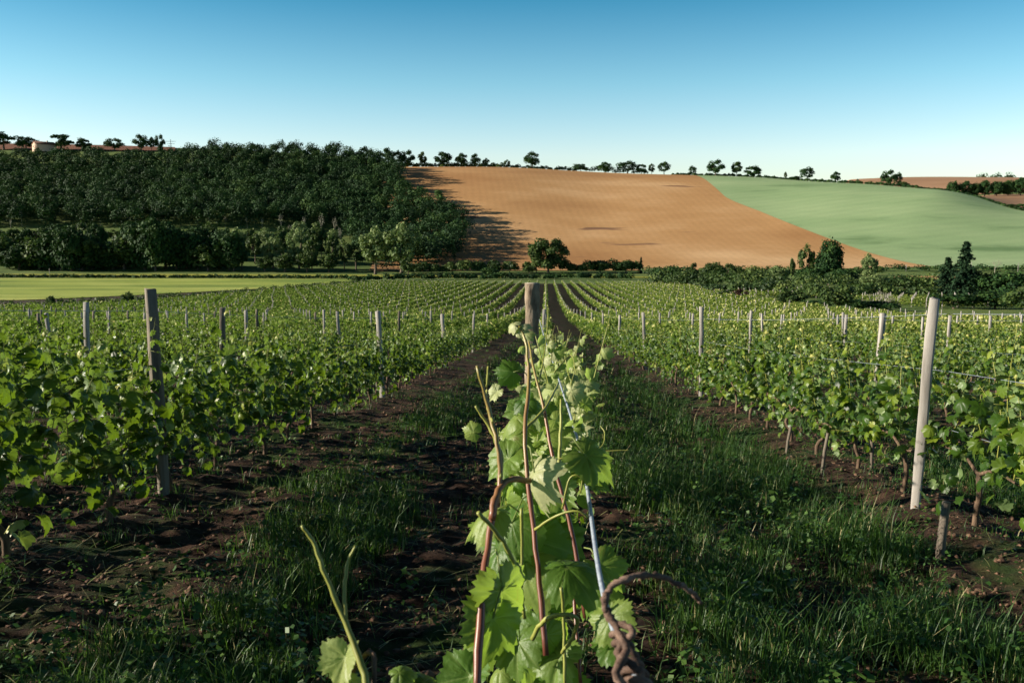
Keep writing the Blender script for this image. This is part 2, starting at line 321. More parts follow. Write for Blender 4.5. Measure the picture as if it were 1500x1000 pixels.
# ------------------------------------------------------------------ ground sheet
def growing(start, step, rate, end):
    out = []; v = start
    while v < end: out.append(v); v += step; step *= rate
    out.append(end); return out
yn = list(np.arange(2.4, 13, .045)) + growing(13, .05, 1.032, 4800)
yb = [-40, -30, -20, -12, -6, -3, -1, 0, 1, 1.8]
ys = np.array(yb + yn); xp = growing(7.0, .07, 1.036, 4200)
xs = np.array([-v for v in reversed(xp)] + list(np.arange(-6.95, 6.96, .05)) + xp)
ROW, X0 = 2.77, -0.04
def rel(x, y):                  # small relief: clods and ridges
    d = np.maximum(y, 1); amp = np.clip(1.25 - d / 26, 0.1, 1)
    u = np.abs(((x - X0) / ROW + .5) % 1 - .5) * ROW      # distance to the row
    r = .06 * np.exp(-(u / .35) ** 2) - .02
    r = r + amp * (.075 * (vnoise(x * 1.7, y * 1.4, 1) - .5) + .06 * (vnoise(x * 5, y * 5, 2) - .5))
    c = vnoise(x * 13, y * 13, 3); r = r + amp * .045 * np.maximum(c - .45, 0) * (u < .95) + amp * .038 * (vnoise(x * 21, y * 21, 4) - .5)
    return np.where((y > 0) & (y < 60) & (np.abs(x) < 43), r * np.clip((60 - y) / 20, 0, 1), 0)
def G(x, y): return Z(x, y) + rel(np.asarray(x, float), np.asarray(y, float))
XX, YY = np.meshgrid(xs, ys); ZZ = G(XX, YY); nx, ny = len(xs), len(ys)
i, j = np.meshgrid(np.arange(nx - 1), np.arange(ny - 1)); a = (j * nx + i).ravel()
g = obj('ground', mesh('ground', np.stack([XX, YY, ZZ], -1).reshape(-1, 3), np.stack([a, a+1, a+nx+1, a+nx], -1), M['ground'], smooth=True))
tag(g, kind='structure')

def coons(name, b, t, l, r, mat, off=.25, nu=60, nv=60):
    def c(p, n):
        p = np.array([q[:2] for q in p]); s = np.concatenate([[0], np.cumsum(np.linalg.norm(np.diff(p, axis=0), axis=1))]); s /= s[-1]
        q = np.linspace(0, 1, n); return np.stack([pchip(s, p[:, 0], q), pchip(s, p[:, 1], q)], -1) if len(p) > 2 else p[0] + (p[-1] - p[0]) * q[:, None]
    B, T_, L, Rr = c(b, nu), c(t, nu), c(l, nv), c(r, nv); u = np.linspace(0, 1, nu)[None, :, None]; v = np.linspace(0, 1, nv)[:, None, None]
    P = (1-v)*B[None] + v*T_[None] + (1-u)*L[:, None] + u*Rr[:, None] - ((1-u)*(1-v)*B[0] + u*(1-v)*B[-1] + (1-u)*v*T_[0] + u*v*T_[-1])
    P = P.reshape(-1, 2); i, j = np.meshgrid(np.arange(nu-1), np.arange(nv-1)); a = (j*nu + i).ravel()
    V = np.column_stack([P, Z(P[:, 0], P[:, 1]) + off]); o = obj(name, mesh(name, V, np.stack([a, a+1, a+nu+1, a+nu], -1), mat, smooth=True))
    return tag(o, kind='structure')
h = hit
# brown field and the green field share an edge
bl, br = h(540, 397), h(1364, 391)
tl, tr = at(560, 799), at(1008, 790)
edge = [br, h(1280, 373), h(1200, 345), h(1120, 313), h(1060, 287), tr]
coons('brown_field', [bl, h(700, 397), h(900, 397), h(1100, 396), br], [tl, at(700, 800), at(850, 800), tr], [bl, h(560, 320), tl], edge, M['brown'], .3, 90, 90)
gr, gt = at(1700, 432), at(1700, 585)
coons('green_field', [br, h(1430, 392), at(1560, 430), gr], [tr, at(1150, 765), at(1250, 717), at(1360, 676), at(1430, 645), at(1500, 600), gt], edge, [gr, gt], M['barley'], .34, 90, 90)
coons('far_field', [at(1330, 705), at(1420, 665), at(1500, 618), at(1700, 600)], [at(1300, 860), at(1420, 860), at(1500, 830), at(1700, 830)], [at(1330, 705), at(1300, 860)], [at(1700, 600), at(1700, 830)], M['farbrown'], .5, 50, 40)
coons('far_field', [at(1130, 900), at(1300, 890), at(1500, 880), at(1700, 870)], [at(1130, 1320), at(1300, 1320), at(1500, 1320), at(1700, 1320)], [at(1130, 900), at(1130, 1320)], [at(1700, 870), at(1700, 1320)], M['farbrown'], .6, 50, 40)
coons('plateau_field', [at(-200, 752), at(120, 752), at(262, 756)], [at(-200, 905), at(120, 900), at(262, 880)], [at(-200, 752), at(-200, 905)], [at(262, 756), at(262, 880)], M['darkbrown'], .6, 50, 20)
coons('meadow', [at(-150, 128), at(60, 132), at(150, 146), at(320, 190), at(450, 246), at(525, 288)], [at(-150, 338), at(200, 338), at(512, 336)], [at(-150, 172), at(-150, 338)], [at(525, 288), at(512, 336)], M['meadow'], .12, 80, 50)
coons('ripe_strip', [at(-150, 346), at(400, 347), at(735, 348)], [at(-150, 370), at(400, 372), at(735, 366)], [at(-150, 346), at(-150, 370)], [at(735, 348), at(735, 366)], M['yellow'], .12, 80, 6)
coons('ripe_strip', [at(860, 352), at(985, 352)], [at(860, 364), at(985, 362)], [at(860, 352), at(860, 364)], [at(985, 352), at(985, 362)], M['yellow'], .12, 30, 6)
coons('soil_strip', [h(1310, 412), h(1425, 411)], [h(1310, 405), h(1425, 404)], [h(1310, 412), h(1310, 405)], [h(1425, 411), h(1425, 404)], M['brown'], .15, 30, 6)

# ------------------------------------------------------------------ leaf cards for crowns
def quads(C, Nn, size, r):      # slightly irregular quads at C facing Nn
    n = len(C); t = unit(np.cross(Nn, rng.normal(size=(n, 3)))); b = np.cross(Nn, t); s = np.broadcast_to(size, (n,))[:, None]
    q = [(-1, -.6), (.7, -1), (1, .5), (-.5, 1)]
    V = np.stack([C + s * (qx * (1 + .3 * rng.normal(size=(n, 1)))) * t * .5 + s * qy * b * .5 for qx, qy in q], 1).reshape(-1, 3)
    return V, np.arange(4 * n).reshape(-1, 4), np.broadcast_to(r, (n,))
def sph(n): return unit(rng.normal(size=(n, 3)))
def crown_pts(cz, rx, rz, lobes, per, spread=.62, lr=(.26, .42), under=True):
    C, Nn, Rr = [], [], []
    for k in range(lobes):
        d = sph(1)[0]; d[2] = d[2] * .85 + .1; c = np.array([d[0] * rx, d[1] * rx, cz + d[2] * rz]) * 1.0
        c[:2] *= spread + .15 * rng.random(); c[2] = cz + (c[2] - cz) * (spread + .2 * rng.random()); r = rng.uniform(*lr) * (rx + rz) / 2 * 1.5 * .8
        u = sph(per); keep = u[:, 2] > -.55; u = u[keep]; rad = r * (rng.random(len(u)) ** .25) * (1 + .15 * rng.normal(size=len(u)))
        C.append(c + u * rad[:, None]); Nn.append(unit(u + .55 * rng.normal(size=u.shape) + [0, 0, .15])); Rr.append(np.clip(rng.normal(.5, .15) + .2 * rng.normal(size=len(u)), 0, 1))
    return np.vstack(C), np.vstack(Nn), np.concatenate(Rr)
def trunk_mesh(name, mat, h1=.45, r=.025, limbs=5, lean=.03):
    A = Acc(); top = np.array([rng.normal() * lean, rng.normal() * lean, h1])
    A.tube(curve([(0, 0, -.03), (rng.normal() * .01, 0, h1 * .4), top], 8), np.linspace(r * 1.5, r * .7, 8), 7)
    for k in range(limbs):
        a = k * 2.4 + rng.random(); s = top * rng.uniform(.55, 1); e = s + np.array([math.cos(a) * .22, math.sin(a) * .22, rng.uniform(.15, .35)])
        A.tube(curve([s, (s + e) / 2 + [0, 0, -.03], e], 6), np.linspace(r * .55, r * .15, 6), 5)
    return A.mesh(name, mat, True)
def crown_mesh(name, mat, **kw):
    size = kw.pop('size', .05); C, Nn, r = crown_pts(**kw); V, Q, rr = quads(C, Nn, size * (.7 + .6 * rng.random(len(C))), r); return mesh(name, V, Q, mat, rr)
OAK = [(crown_mesh('crown', M['wood'], cz=cz_, rx=.42, rz=.93 - cz_, lobes=lb_, per=150, size=.05, lr=lr_, spread=.7), trunk_mesh('trunk', M['bark'], .4)) for cz_, lb_, lr_ in ((.53, 17, (.2, .36)), (.5, 22, (.18, .34)), (.55, 16, (.18, .38)), (.52, 18, (.2, .3)), (.54, 15, (.22, .40)), (.5, 26, (.16, .3)), (.56, 16, (.22, .34)))]
DENSE = [(crown_mesh('crown', M['wood'], cz=.46, rx=.42, rz=.52, lobes=30, per=190, size=.05, lr=(.24, .36)), trunk_mesh('trunk', M['bark'], .35)) for _ in range(4)]
LIGHT = [(crown_mesh('crown', M['woodm'], cz=.55, rx=.38, rz=.42, lobes=22, per=120, size=.05, lr=(.16, .30)), trunk_mesh('trunk', M['bark'], .55, .02, 7)) for _ in range(3)]
WILLOW = [(crown_mesh('crown', M['woodl'], cz=.55, rx=.46, rz=.42, lobes=26, per=150, size=.045, lr=(.15, .28)), trunk_mesh('trunk', M['bark'], .4, .03)) for _ in range(2)]
BUSH = [(crown_mesh('crown', M['woodm'], cz=.50, rx=.5, rz=.42, lobes=18, per=150, size=.06), trunk_mesh('trunk', M['bark'], .3, .03)) for _ in range(3)]
BUSHD = [(crown_mesh('crown', M['wood'], cz=.50, rx=.5, rz=.42, lobes=18, per=150, size=.06), OAK[0][1]) for _ in range(2)]
PURP = [(crown_mesh('crown', M['purple'], cz=.50, rx=.42, rz=.42, lobes=12, per=120, size=.06), OAK[0][1])]
ROUND = [(crown_mesh('crown', M['woodm'], cz=.48, rx=.45, rz=.50, lobes=36, per=220, size=.042, lr=(.2, .34), spread=.7), trunk_mesh('trunk', M['bark'], .35))]
def conifer():
    C, Nn, r = [], [], []
    for k in range(34):
        hh = .08 + .90 * (k / 34) ** .95; L = .33 * (1 - hh) ** .8 * rng.uniform(.75, 1.25) + .015
        for q in range(7):
            a = rng.uniform(0, 6.28); n = int(14 + 60 * L); s = rng.random(n) ** .7; Lq = L * rng.uniform(.6, 1.15)
            C.append(np.stack([math.cos(a) * Lq * s + .012 * rng.normal(size=n), math.sin(a) * Lq * s + .012 * rng.normal(size=n), hh - .10 * s * s * (1 - hh) * 1.5 + .03 * s + .008 * rng.normal(size=n)], -1))
            Nn.append(unit(np.array([math.cos(a) * .5, math.sin(a) * .5, .8]) + .5 * rng.normal(size=(n, 3)))); r.append(rng.random(n))
    V, Q, rr = quads(np.vstack(C), np.vstack(Nn), .032, np.concatenate(r)); A = Acc(); A.tube([(0, 0, -.03), (0, 0, .5), (0, 0, .97)], [.02, .012, .002], 6)
    return mesh('crown', V, Q, M['conif'], rr), A.mesh('trunk', M['bark'], True)
CONIF = [conifer(), conifer()]
def bare(mat, spread=1.0, nb=6, r0=.016):
    A = Acc(); T_ = Acc()
    def grow(acc, p, d, L, r, lv):
        e = p + d * L; mid = (p + e) / 2 + rng.normal(size=3) * L * .06; acc.tube([p, mid, e], [r, r * .8, r * .6], 5)
        if lv == 0: return
        for k in range(3 if lv > 1 else 4):
            nd = unit(d + rng.normal(size=3) * .55 * spread + [0, 0, .05]); grow(A, e, nd, L * rng.uniform(.62, .85), r * .6, lv - 1)
    grow(T_, np.array([0, 0, -.02]), np.array([0, 0, 1.0]), .28 if spread < 1.5 else .08, .028, 0)
    for k in range(nb): grow(A, np.array([0, 0, .26 if spread < 1.5 else .06]), unit(np.array([math.cos(k * 1.05) * .8 * spread, math.sin(k * 1.05) * .8 * spread, 1])), .2, r0, 3)
    return A.mesh('branches', mat, True), T_.mesh('trunk', mat, True)
BARE = bare(M['palebark'], .9, 3, .012); DRYBUSH = bare(M['palebark'], 1.6)

def plant(kind, name, label, cat, p, H, Wd, group=None, part='crown', sink=0.0):
    c, t = kind if isinstance(kind, tuple) else random.choice(kind)
    o = thing(name, label, cat, (p[0], p[1], p[2] - sink), group, rng.uniform(0, 6.28), (Wd, Wd, H)); obj(part, c, o); obj('trunk', t, o); return o
def px2m(n, D): return n * D / F

# ------------------------------------------------------------------ skyline trees (px x, top y, base y, crown width px, depth, kind, label)
SKY = [
 (14, 194, 222, 44, 752, OAK, 'broad dark oak at the far left end of the skyline above the wood'),
 (46, 200, 222, 30, 752, OAK, 'low dark oak left of the pink farmhouse on the skyline'),
 (97, 196, 224, 38, 750, OAK, 'big dark oak touching the right end of the farmhouse on the skyline'),
 (129, 202, 223, 24, 752, OAK, 'small round oak right of the big oak by the farmhouse'),
 (174, 203, 224, 27, 752, OAK, 'lone round oak on the skyline amid the dark red ploughed plateau'),
 (213, 198, 222, 23, 754, OAK, 'taller oak, left of three by the utility pole on the skyline'),
 (228, 201, 222, 12, 754, LIGHT, 'thin loose tree between two oaks by the utility pole'),
 (240, 198, 222, 15, 754, OAK, 'upright oak just left of the utility pole on the skyline'),
 (567, 217, 248, 24, 792, OAK, 'dark oak where the wood meets the ploughed skyline'),
 (583, 222, 248, 16, 795, OAK, 'small oak leaning on the next one, left end of the field skyline'),
 (598, 221, 248, 22, 796, OAK, 'round oak at the left end of the ploughed field top'),
 (620, 223, 246, 17, 797, LIGHT, 'thin lighter tree in the skyline row above the ploughed field'),
 (650, 222, 247, 25, 797, OAK, 'spreading flat topped oak in the skyline row above the ploughed field'),
 (677, 225, 247, 20, 797, OAK, 'left one of two touching oaks on the field skyline'),
 (696, 226, 247, 16, 797, OAK, 'right one of two touching oaks on the field skyline'),
 (712, 232, 247, 13, 797, LIGHT, 'wispy small tree right of the touching oaks on the skyline'),
 (743, 234, 248, 11, 797, LIGHT, 'faint thin tree standing alone left of the lone round oak'),
 (779, 223, 250, 23, 798, OAK, 'lone round oak standing clear above the middle of the ploughed field'),
 (850, 240, 256, 20, 797, OAK, 'low dense tree at the left end of the skyline thicket'),
 (885, 238, 257, 24, 796, OAK, 'dense dark tree in the middle of the skyline thicket'),
 (918, 237, 258, 32, 795, OAK, 'widest dark tree of the skyline thicket over the ploughed field'),
 (938, 240, 258, 16, 794, OAK, 'small dark tree at the right end of the skyline thicket'),
 (953, 240, 257, 12, 800, LIGHT, 'pale little tree on the skyline between thicket and small oak'),
 (971, 238, 257, 18, 798, OAK, 'small oak near the corner where brown and green fields meet'),
 (1012, 244, 256, 13, 798, OAK, 'tiny round tree on the skyline at the corner of the green field'),
 (1046, 235, 260, 25, 775, OAK, 'tallest oak at the top edge of the green field'),
 (1077, 237, 261, 20, 775, LIGHT, 'airy oak second along the top edge of the green field'),
 (1101, 243, 263, 26, 770, OAK, 'low spreading tree third along the top edge of the green field'),
 (1148, 252, 265, 6, 758, LIGHT, 'thin upright sapling on the top edge of the green field'),
 (1180, 246, 267, 23, 745, OAK, 'round dark oak in the middle of the green field top edge'),
 (1163, 258, 266, 16, 752, BUSHD, 'low bush left of the round oak on the green field edge'),
 (1197, 263, 269, 11, 740, BUSHD, 'tiny bush right of the round oak on the green field edge'),
 (1221, 252, 271, 15, 728, OAK, 'small ball shaped tree on the green field edge'),
 (1253, 262, 273, 5, 715, LIGHT, 'narrow sapling left of the clumped oaks on the green field edge'),
 (1298, 250, 276, 22, 702, OAK, 'tall irregular oak at the right of the green field top edge'),
 (1312, 254, 272, 14, 712, OAK, 'smaller oak behind the tall irregular oak'),
 (1320, 266, 278, 14, 696, BUSH, 'round bush at the foot of the tall irregular oak'),
 (1392, 265, 282, 16, 815, DENSE, 'first round tree of the dark row between far brown fields'),
 (1411, 266, 282, 20, 815, DENSE, 'second tree of the dark row between far brown fields'),
 (1425, 268, 282, 15, 815, DENSE, 'short third tree of the dark row between far brown fields'),
 (1439, 265, 283, 19, 815, DENSE, 'fourth tree of the dark row between far brown fields'),
 (1457, 265, 283, 20, 812, DENSE, 'fifth tree of the dark row between far brown fields'),
 (1473, 264, 283, 18, 812, DENSE, 'sixth tree of the dark row between far brown fields'),
 (1492, 261, 283, 24, 810, DENSE, 'tall last tree of the dark row by the right frame edge'),
 (1478, 299, 310, 13, 618, BUSHD, 'small bush on the dark bank below the far brown field'),
 (1496, 299, 312, 17, 610, BUSHD, 'larger bush on the dark bank by the right frame edge'),
]
for px, ty, by, w, D, kind, lab in SKY:
    p = at(px, D); top = W(px, ty, D)[2]; H = max(top - p[2], 2.0) / .93; plant(kind, 'oak_tree' if kind in (OAK, DENSE) else 'bush' if kind in (BUSH, BUSHD) else 'tree', lab, 'bush' if kind in (BUSH, BUSHD) else 'tree', p, H, px2m(w, D) / .86)
# low hedges on the skyline
def hedge(name, label, pts, h, w, mat, dens=10, cat='hedge', q=.5):
    A = Acc(); pts = np.array([p[:2] for p in pts])
    seg = np.linalg.norm(np.diff(pts, axis=0), axis=1); L = seg.sum(); n = max(3, int(L / (h * .55)))
    s = np.concatenate([[0], np.cumsum(seg)]); u = np.linspace(0, L, n); X = np.interp(u, s, pts[:, 0]); Y = np.interp(u, s, pts[:, 1])
    for x, y in zip(X, Y):
        hh = h * rng.uniform(.6, 1.15); x += rng.normal() * w * .25; y += rng.normal() * w * .25; z = float(Z(x, y)); m = int(dens * 9)
        U = sph(m); U = U[U[:, 2] > -.3]; rd = (rng.random(len(U)) ** .3)[:, None]
        C = np.array([x, y, z + hh * .42]) + U * rd * [max(w, hh) * .55, max(w, hh) * .55, hh * .55]
        V, Q, rr = quads(C, unit(U + .5 * rng.normal(size=U.shape)), q * (.7 + .6 * rng.random(len(U))), np.clip(rng.normal(.5, .28) + .15 * rng.normal(size=len(U)), 0, 1)); A.add(V, Q, None, rr)
    o = obj(name, A.mesh(name, mat)); return tag(o, label, cat)
hedge('hedge', 'dark low hedge along the top of the ploughed field', [at(575, 797), at(660, 798), at(760, 799), at(840, 799)], 4.4, 4, M['wood'], 16, q=.8)
hedge('hedge', 'dark thicket hedge at the right of the ploughed field top', [at(838, 797), at(945, 795)], 7, 6, M['wood'], 18, q=.8)
hedge('hedge', 'thin green hedge along the top edge of the green field', [at(985, 790), at(1060, 777), at(1150, 758), at(1250, 715), at(1345, 682)], 2.8, 3, M['wood'], 12, q=.8)
hedge('hedge', 'dark bank hedge bordering the far brown field', [at(1345, 690), at(1420, 655), at(1500, 605), at(1560, 590)], 1.6, 2.5, M['wood'], 7, q=.7)
hedge('hedge', 'distant dark copse on the horizon at the right', [at(1432, 1310), at(1452, 1310), at(1480, 1310)], 10, 10, M['wood'], 8, q=1.6)
hedge('hedge', 'brown green thicket under the touching oaks on the skyline', [at(590, 794), at(640, 795), at(735, 796)], 5.2, 4, M['woodm'], 16, q=.8)

# farmhouse, far left on the ridge
def farmhouse():
    p = at(72, 742); z0 = p[2] - .3; o = thing('farmhouse', 'pink plastered farmhouse with brown gabled roof between oaks on the left skyline', 'house', (p[0], p[1], z0), None, R(-42)); L, Wd, H, RH = 15, 10, 6.0, 2.0
    V = [(-Wd/2, -L/2, 0), (Wd/2, -L/2, 0), (Wd/2, L/2, 0), (-Wd/2, L/2, 0), (-Wd/2, -L/2, H), (Wd/2, -L/2, H), (Wd/2, L/2, H), (-Wd/2, L/2, H), (0, -L/2, H+RH), (0, L/2, H+RH)]
    obj('wall', mesh('wall', V, [[(0,1,5,4), (1,2,6,5), (2,3,7,6), (3,0,4,7)], [(4,5,8), (7,9,6)]], M['plaster']), o)
    e = .5; rv = [(-Wd/2-e, -L/2-e, H-.35), (-Wd/2-e, L/2+e, H-.35), (0, L/2+e, H+RH+.1), (0, -L/2-e, H+RH+.1), (Wd/2+e, -L/2-e, H-.35), (Wd/2+e, L/2+e, H-.35)]; rv = rv + [(a, b, c+.3) for a, b, c in rv]
    rf = obj('roof', mesh('roof', rv, [[(0,1,2,3), (3,2,5,4), (9,8,7,6), (10,11,8,9), (0,6,7,1), (4,5,11,10), (0,3,9,6), (3,4,10,9), (1,7,8,2), (2,8,11,5)]], M['roof']), o)
    def box(x0, x1, y0, y1, z0, z1): return [(x0,y0,z0),(x1,y0,z0),(x1,y1,z0),(x0,y1,z0),(x0,y0,z1),(x1,y0,z1),(x1,y1,z1),(x0,y1,z1)], [(0,1,5,4),(1,2,6,5),(2,3,7,6),(3,0,4,7),(4,5,6,7),(0,3,2,1)]
    v, f = box(.8, 1.6, 2, 3, H+1.0, H+3.2); obj('chimney', mesh('chimney', v, np.array(f), M['plaster']), rf)
    for x in (-2, 2): v, f = box(x-.5, x+.5, -L/2-.05, -L/2+.02, 3.4, 4.8); obj('window', mesh('window', v, np.array(f), M['dark']), o)
farmhouse()
# utility pole on the skyline
p = at(256, 752); o = thing('utility_pole', 'dark utility pole with two crossarms against the sky beside the wood', 'pole', p)
A = Acc(); A.tube([(0, 0, -.5), (0, 0, 10.5)], [.28, .2], 8); obj('pole', A.mesh('pole', M['dark']), o)
for zc, L in ((8.8, 4.2), (6.8, 3.2)): A = Acc(); A.tube([(-L, 0, zc), (L, 0, zc)], .16, 6); obj('crossarm', A.mesh('crossarm', M['dark']), o)

# ------------------------------------------------------------------ the wood: one mass
def inside(px, py, poly):
    poly = np.array(poly, float); x1, y1 = poly[:, 0], poly[:, 1]; x2, y2 = np.roll(x1, -1), np.roll(y1, -1); c = np.zeros(px.shape, bool)
    for a, b, c2, d in zip(x1, y1, x2, y2):
        if b == d: continue
        c ^= ((b > py) != (d > py)) & (px < (c2 - a) * (py - b) / (d - b) + a)
    return c
def mass(name, label, poly, step, Hr, Wr, mat, nq, qs, D0=380, D1=830, xr=(-620, 0), cat='wood'):
    gx, gy = np.meshgrid(np.arange(xr[0], xr[1], step), np.arange(D0, D1, step)); gx = (gx + rng.uniform(-.4, .4, gx.shape) * step).ravel(); gy = (gy + rng.uniform(-.4, .4, gy.shape) * step).ravel()
    gz = Z(gx, gy); px, py, f = proj(gx, gy, gz); k = inside(px, py, poly); gx, gy, gz = gx[k], gy[k], gz[k]; C, Nn, r = [], [], []
    for x, y, z in zip(gx, gy, gz):
        Hh = rng.uniform(*Hr); Wd = rng.uniform(*Wr); tone = rng.normal(.42, .27)
        for q in range(6):
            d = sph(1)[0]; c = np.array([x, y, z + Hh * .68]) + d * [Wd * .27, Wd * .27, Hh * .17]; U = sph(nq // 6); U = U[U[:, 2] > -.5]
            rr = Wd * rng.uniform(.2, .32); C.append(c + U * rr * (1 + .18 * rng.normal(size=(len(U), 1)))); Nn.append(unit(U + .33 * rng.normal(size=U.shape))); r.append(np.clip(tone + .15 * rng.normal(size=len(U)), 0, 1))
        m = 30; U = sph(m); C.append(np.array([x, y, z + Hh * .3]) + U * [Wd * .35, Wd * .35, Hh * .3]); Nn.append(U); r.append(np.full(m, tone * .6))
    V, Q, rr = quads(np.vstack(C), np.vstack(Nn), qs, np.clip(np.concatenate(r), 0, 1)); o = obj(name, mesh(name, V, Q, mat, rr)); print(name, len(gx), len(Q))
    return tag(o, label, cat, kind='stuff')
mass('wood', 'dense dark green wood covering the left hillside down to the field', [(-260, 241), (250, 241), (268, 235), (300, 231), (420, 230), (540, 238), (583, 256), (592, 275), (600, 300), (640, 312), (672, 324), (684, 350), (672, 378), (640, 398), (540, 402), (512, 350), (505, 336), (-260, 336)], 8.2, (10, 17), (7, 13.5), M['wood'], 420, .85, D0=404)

# belt of individual trees in front of the wood
bn = 0
ordw = ['first', 'second', 'third', 'fourth', 'fifth', 'sixth', 'seventh', 'eighth', 'ninth', 'tenth', 'eleventh', 'twelfth', 'thirteenth', 'fourteenth', 'fifteenth', 'sixteenth', 'seventeenth', 'eighteenth', 'nineteenth', 'twentieth', '21st', '22nd', '23rd', '24th', '25th', '26th', '27th', '28th', '29th', '30th']
for k, px in enumerate(np.arange(-8, 345, 15.5)):
    ty = 338 + 10 * math.sin(px * .05) + rng.uniform(-6, 8) - (8 if 170 < px < 300 else 0); D = 388 + rng.uniform(-4, 10); p = at(px, D); H = (W(px, ty, D)[2] - p[2]) / .96
    plant(DENSE if k % 4 else BUSH, 'belt_tree', f'dark green tree, {ordw[k]} from the left along the front of the tree belt', 'tree', p, H, px2m(rng.uniform(40, 54), D) / .8, 'dark trees of the belt along the valley floor', sink=1.2)
for k, px in enumerate([-6, 18, 42, 62, 84, 118, 140, 165, 190, 214, 240, 262, 286, 306, 326, 345, 368, 390, 412, 440, 462, 486]):
    D = 432 + rng.uniform(-14, 40); p = at(px, D); H = (W(px, 324 + rng.uniform(0, 14), D)[2] - p[2]) / .93
    plant(WILLOW if px > 340 and k % 2 else LIGHT if k % 2 or px > 330 else DENSE, 'belt_tree', f'taller tree, {ordw[k]} from the left behind the dark belt', 'tree', p, H, px2m(rng.uniform(24, 34), D) / .7, 'light trees behind the belt')
for k, (px, ty, w, D, kd) in enumerate([(352, 352, 26, 392, LIGHT), (372, 342, 26, 415, LIGHT), (398, 346, 30, 398, WILLOW), (414, 331, 26, 440, LIGHT), (436, 336, 36, 400, WILLOW), (455, 352, 28, 390, LIGHT), (470, 336, 22, 430, LIGHT), (486, 345, 24, 398, LIGHT), (503, 352, 26, 392, LIGHT), (520, 350, 30, 396, OAK), (340, 372, 26, 386, BUSH), (385, 376, 22, 384, BUSH), (415, 374, 30, 384, BUSH), (448, 370, 26, 384, BUSH), (480, 372, 24, 384, BUSH)]):
    p = at(px, D); H = (W(px, ty, D)[2] - p[2]) / .93; plant(kd, 'scrub_tree', f'light green scrub tree in the sunny clearing, number {k+1} counted along the clearing', 'tree', p, H, px2m(w, D) / .8, 'scrub trees of the clearing')
for k, (px, ty, D) in enumerate([(231, 297, 515), (32, 300, 516), (147, 305, 516), (170, 306, 516), (290, 306, 516), (306, 308, 515), (330, 310, 512), (362, 308, 512), (384, 312, 510), (412, 304, 508), (447, 308, 505), (470, 300, 500), (489, 306, 498), (425, 318, 470), (500, 320, 460), (15, 315, 505)]):
    p = at(px, D); H = (W(px, ty, D)[2] - p[2]); o = plant((BARE[0], BARE[1]), 'bare_tree', f'pale thin bare tree at the foot of the wood, {ordw[k]} of its row', 'tree', p, H, H * .30, 'pale bare trees along the foot of the wood', 'branches')
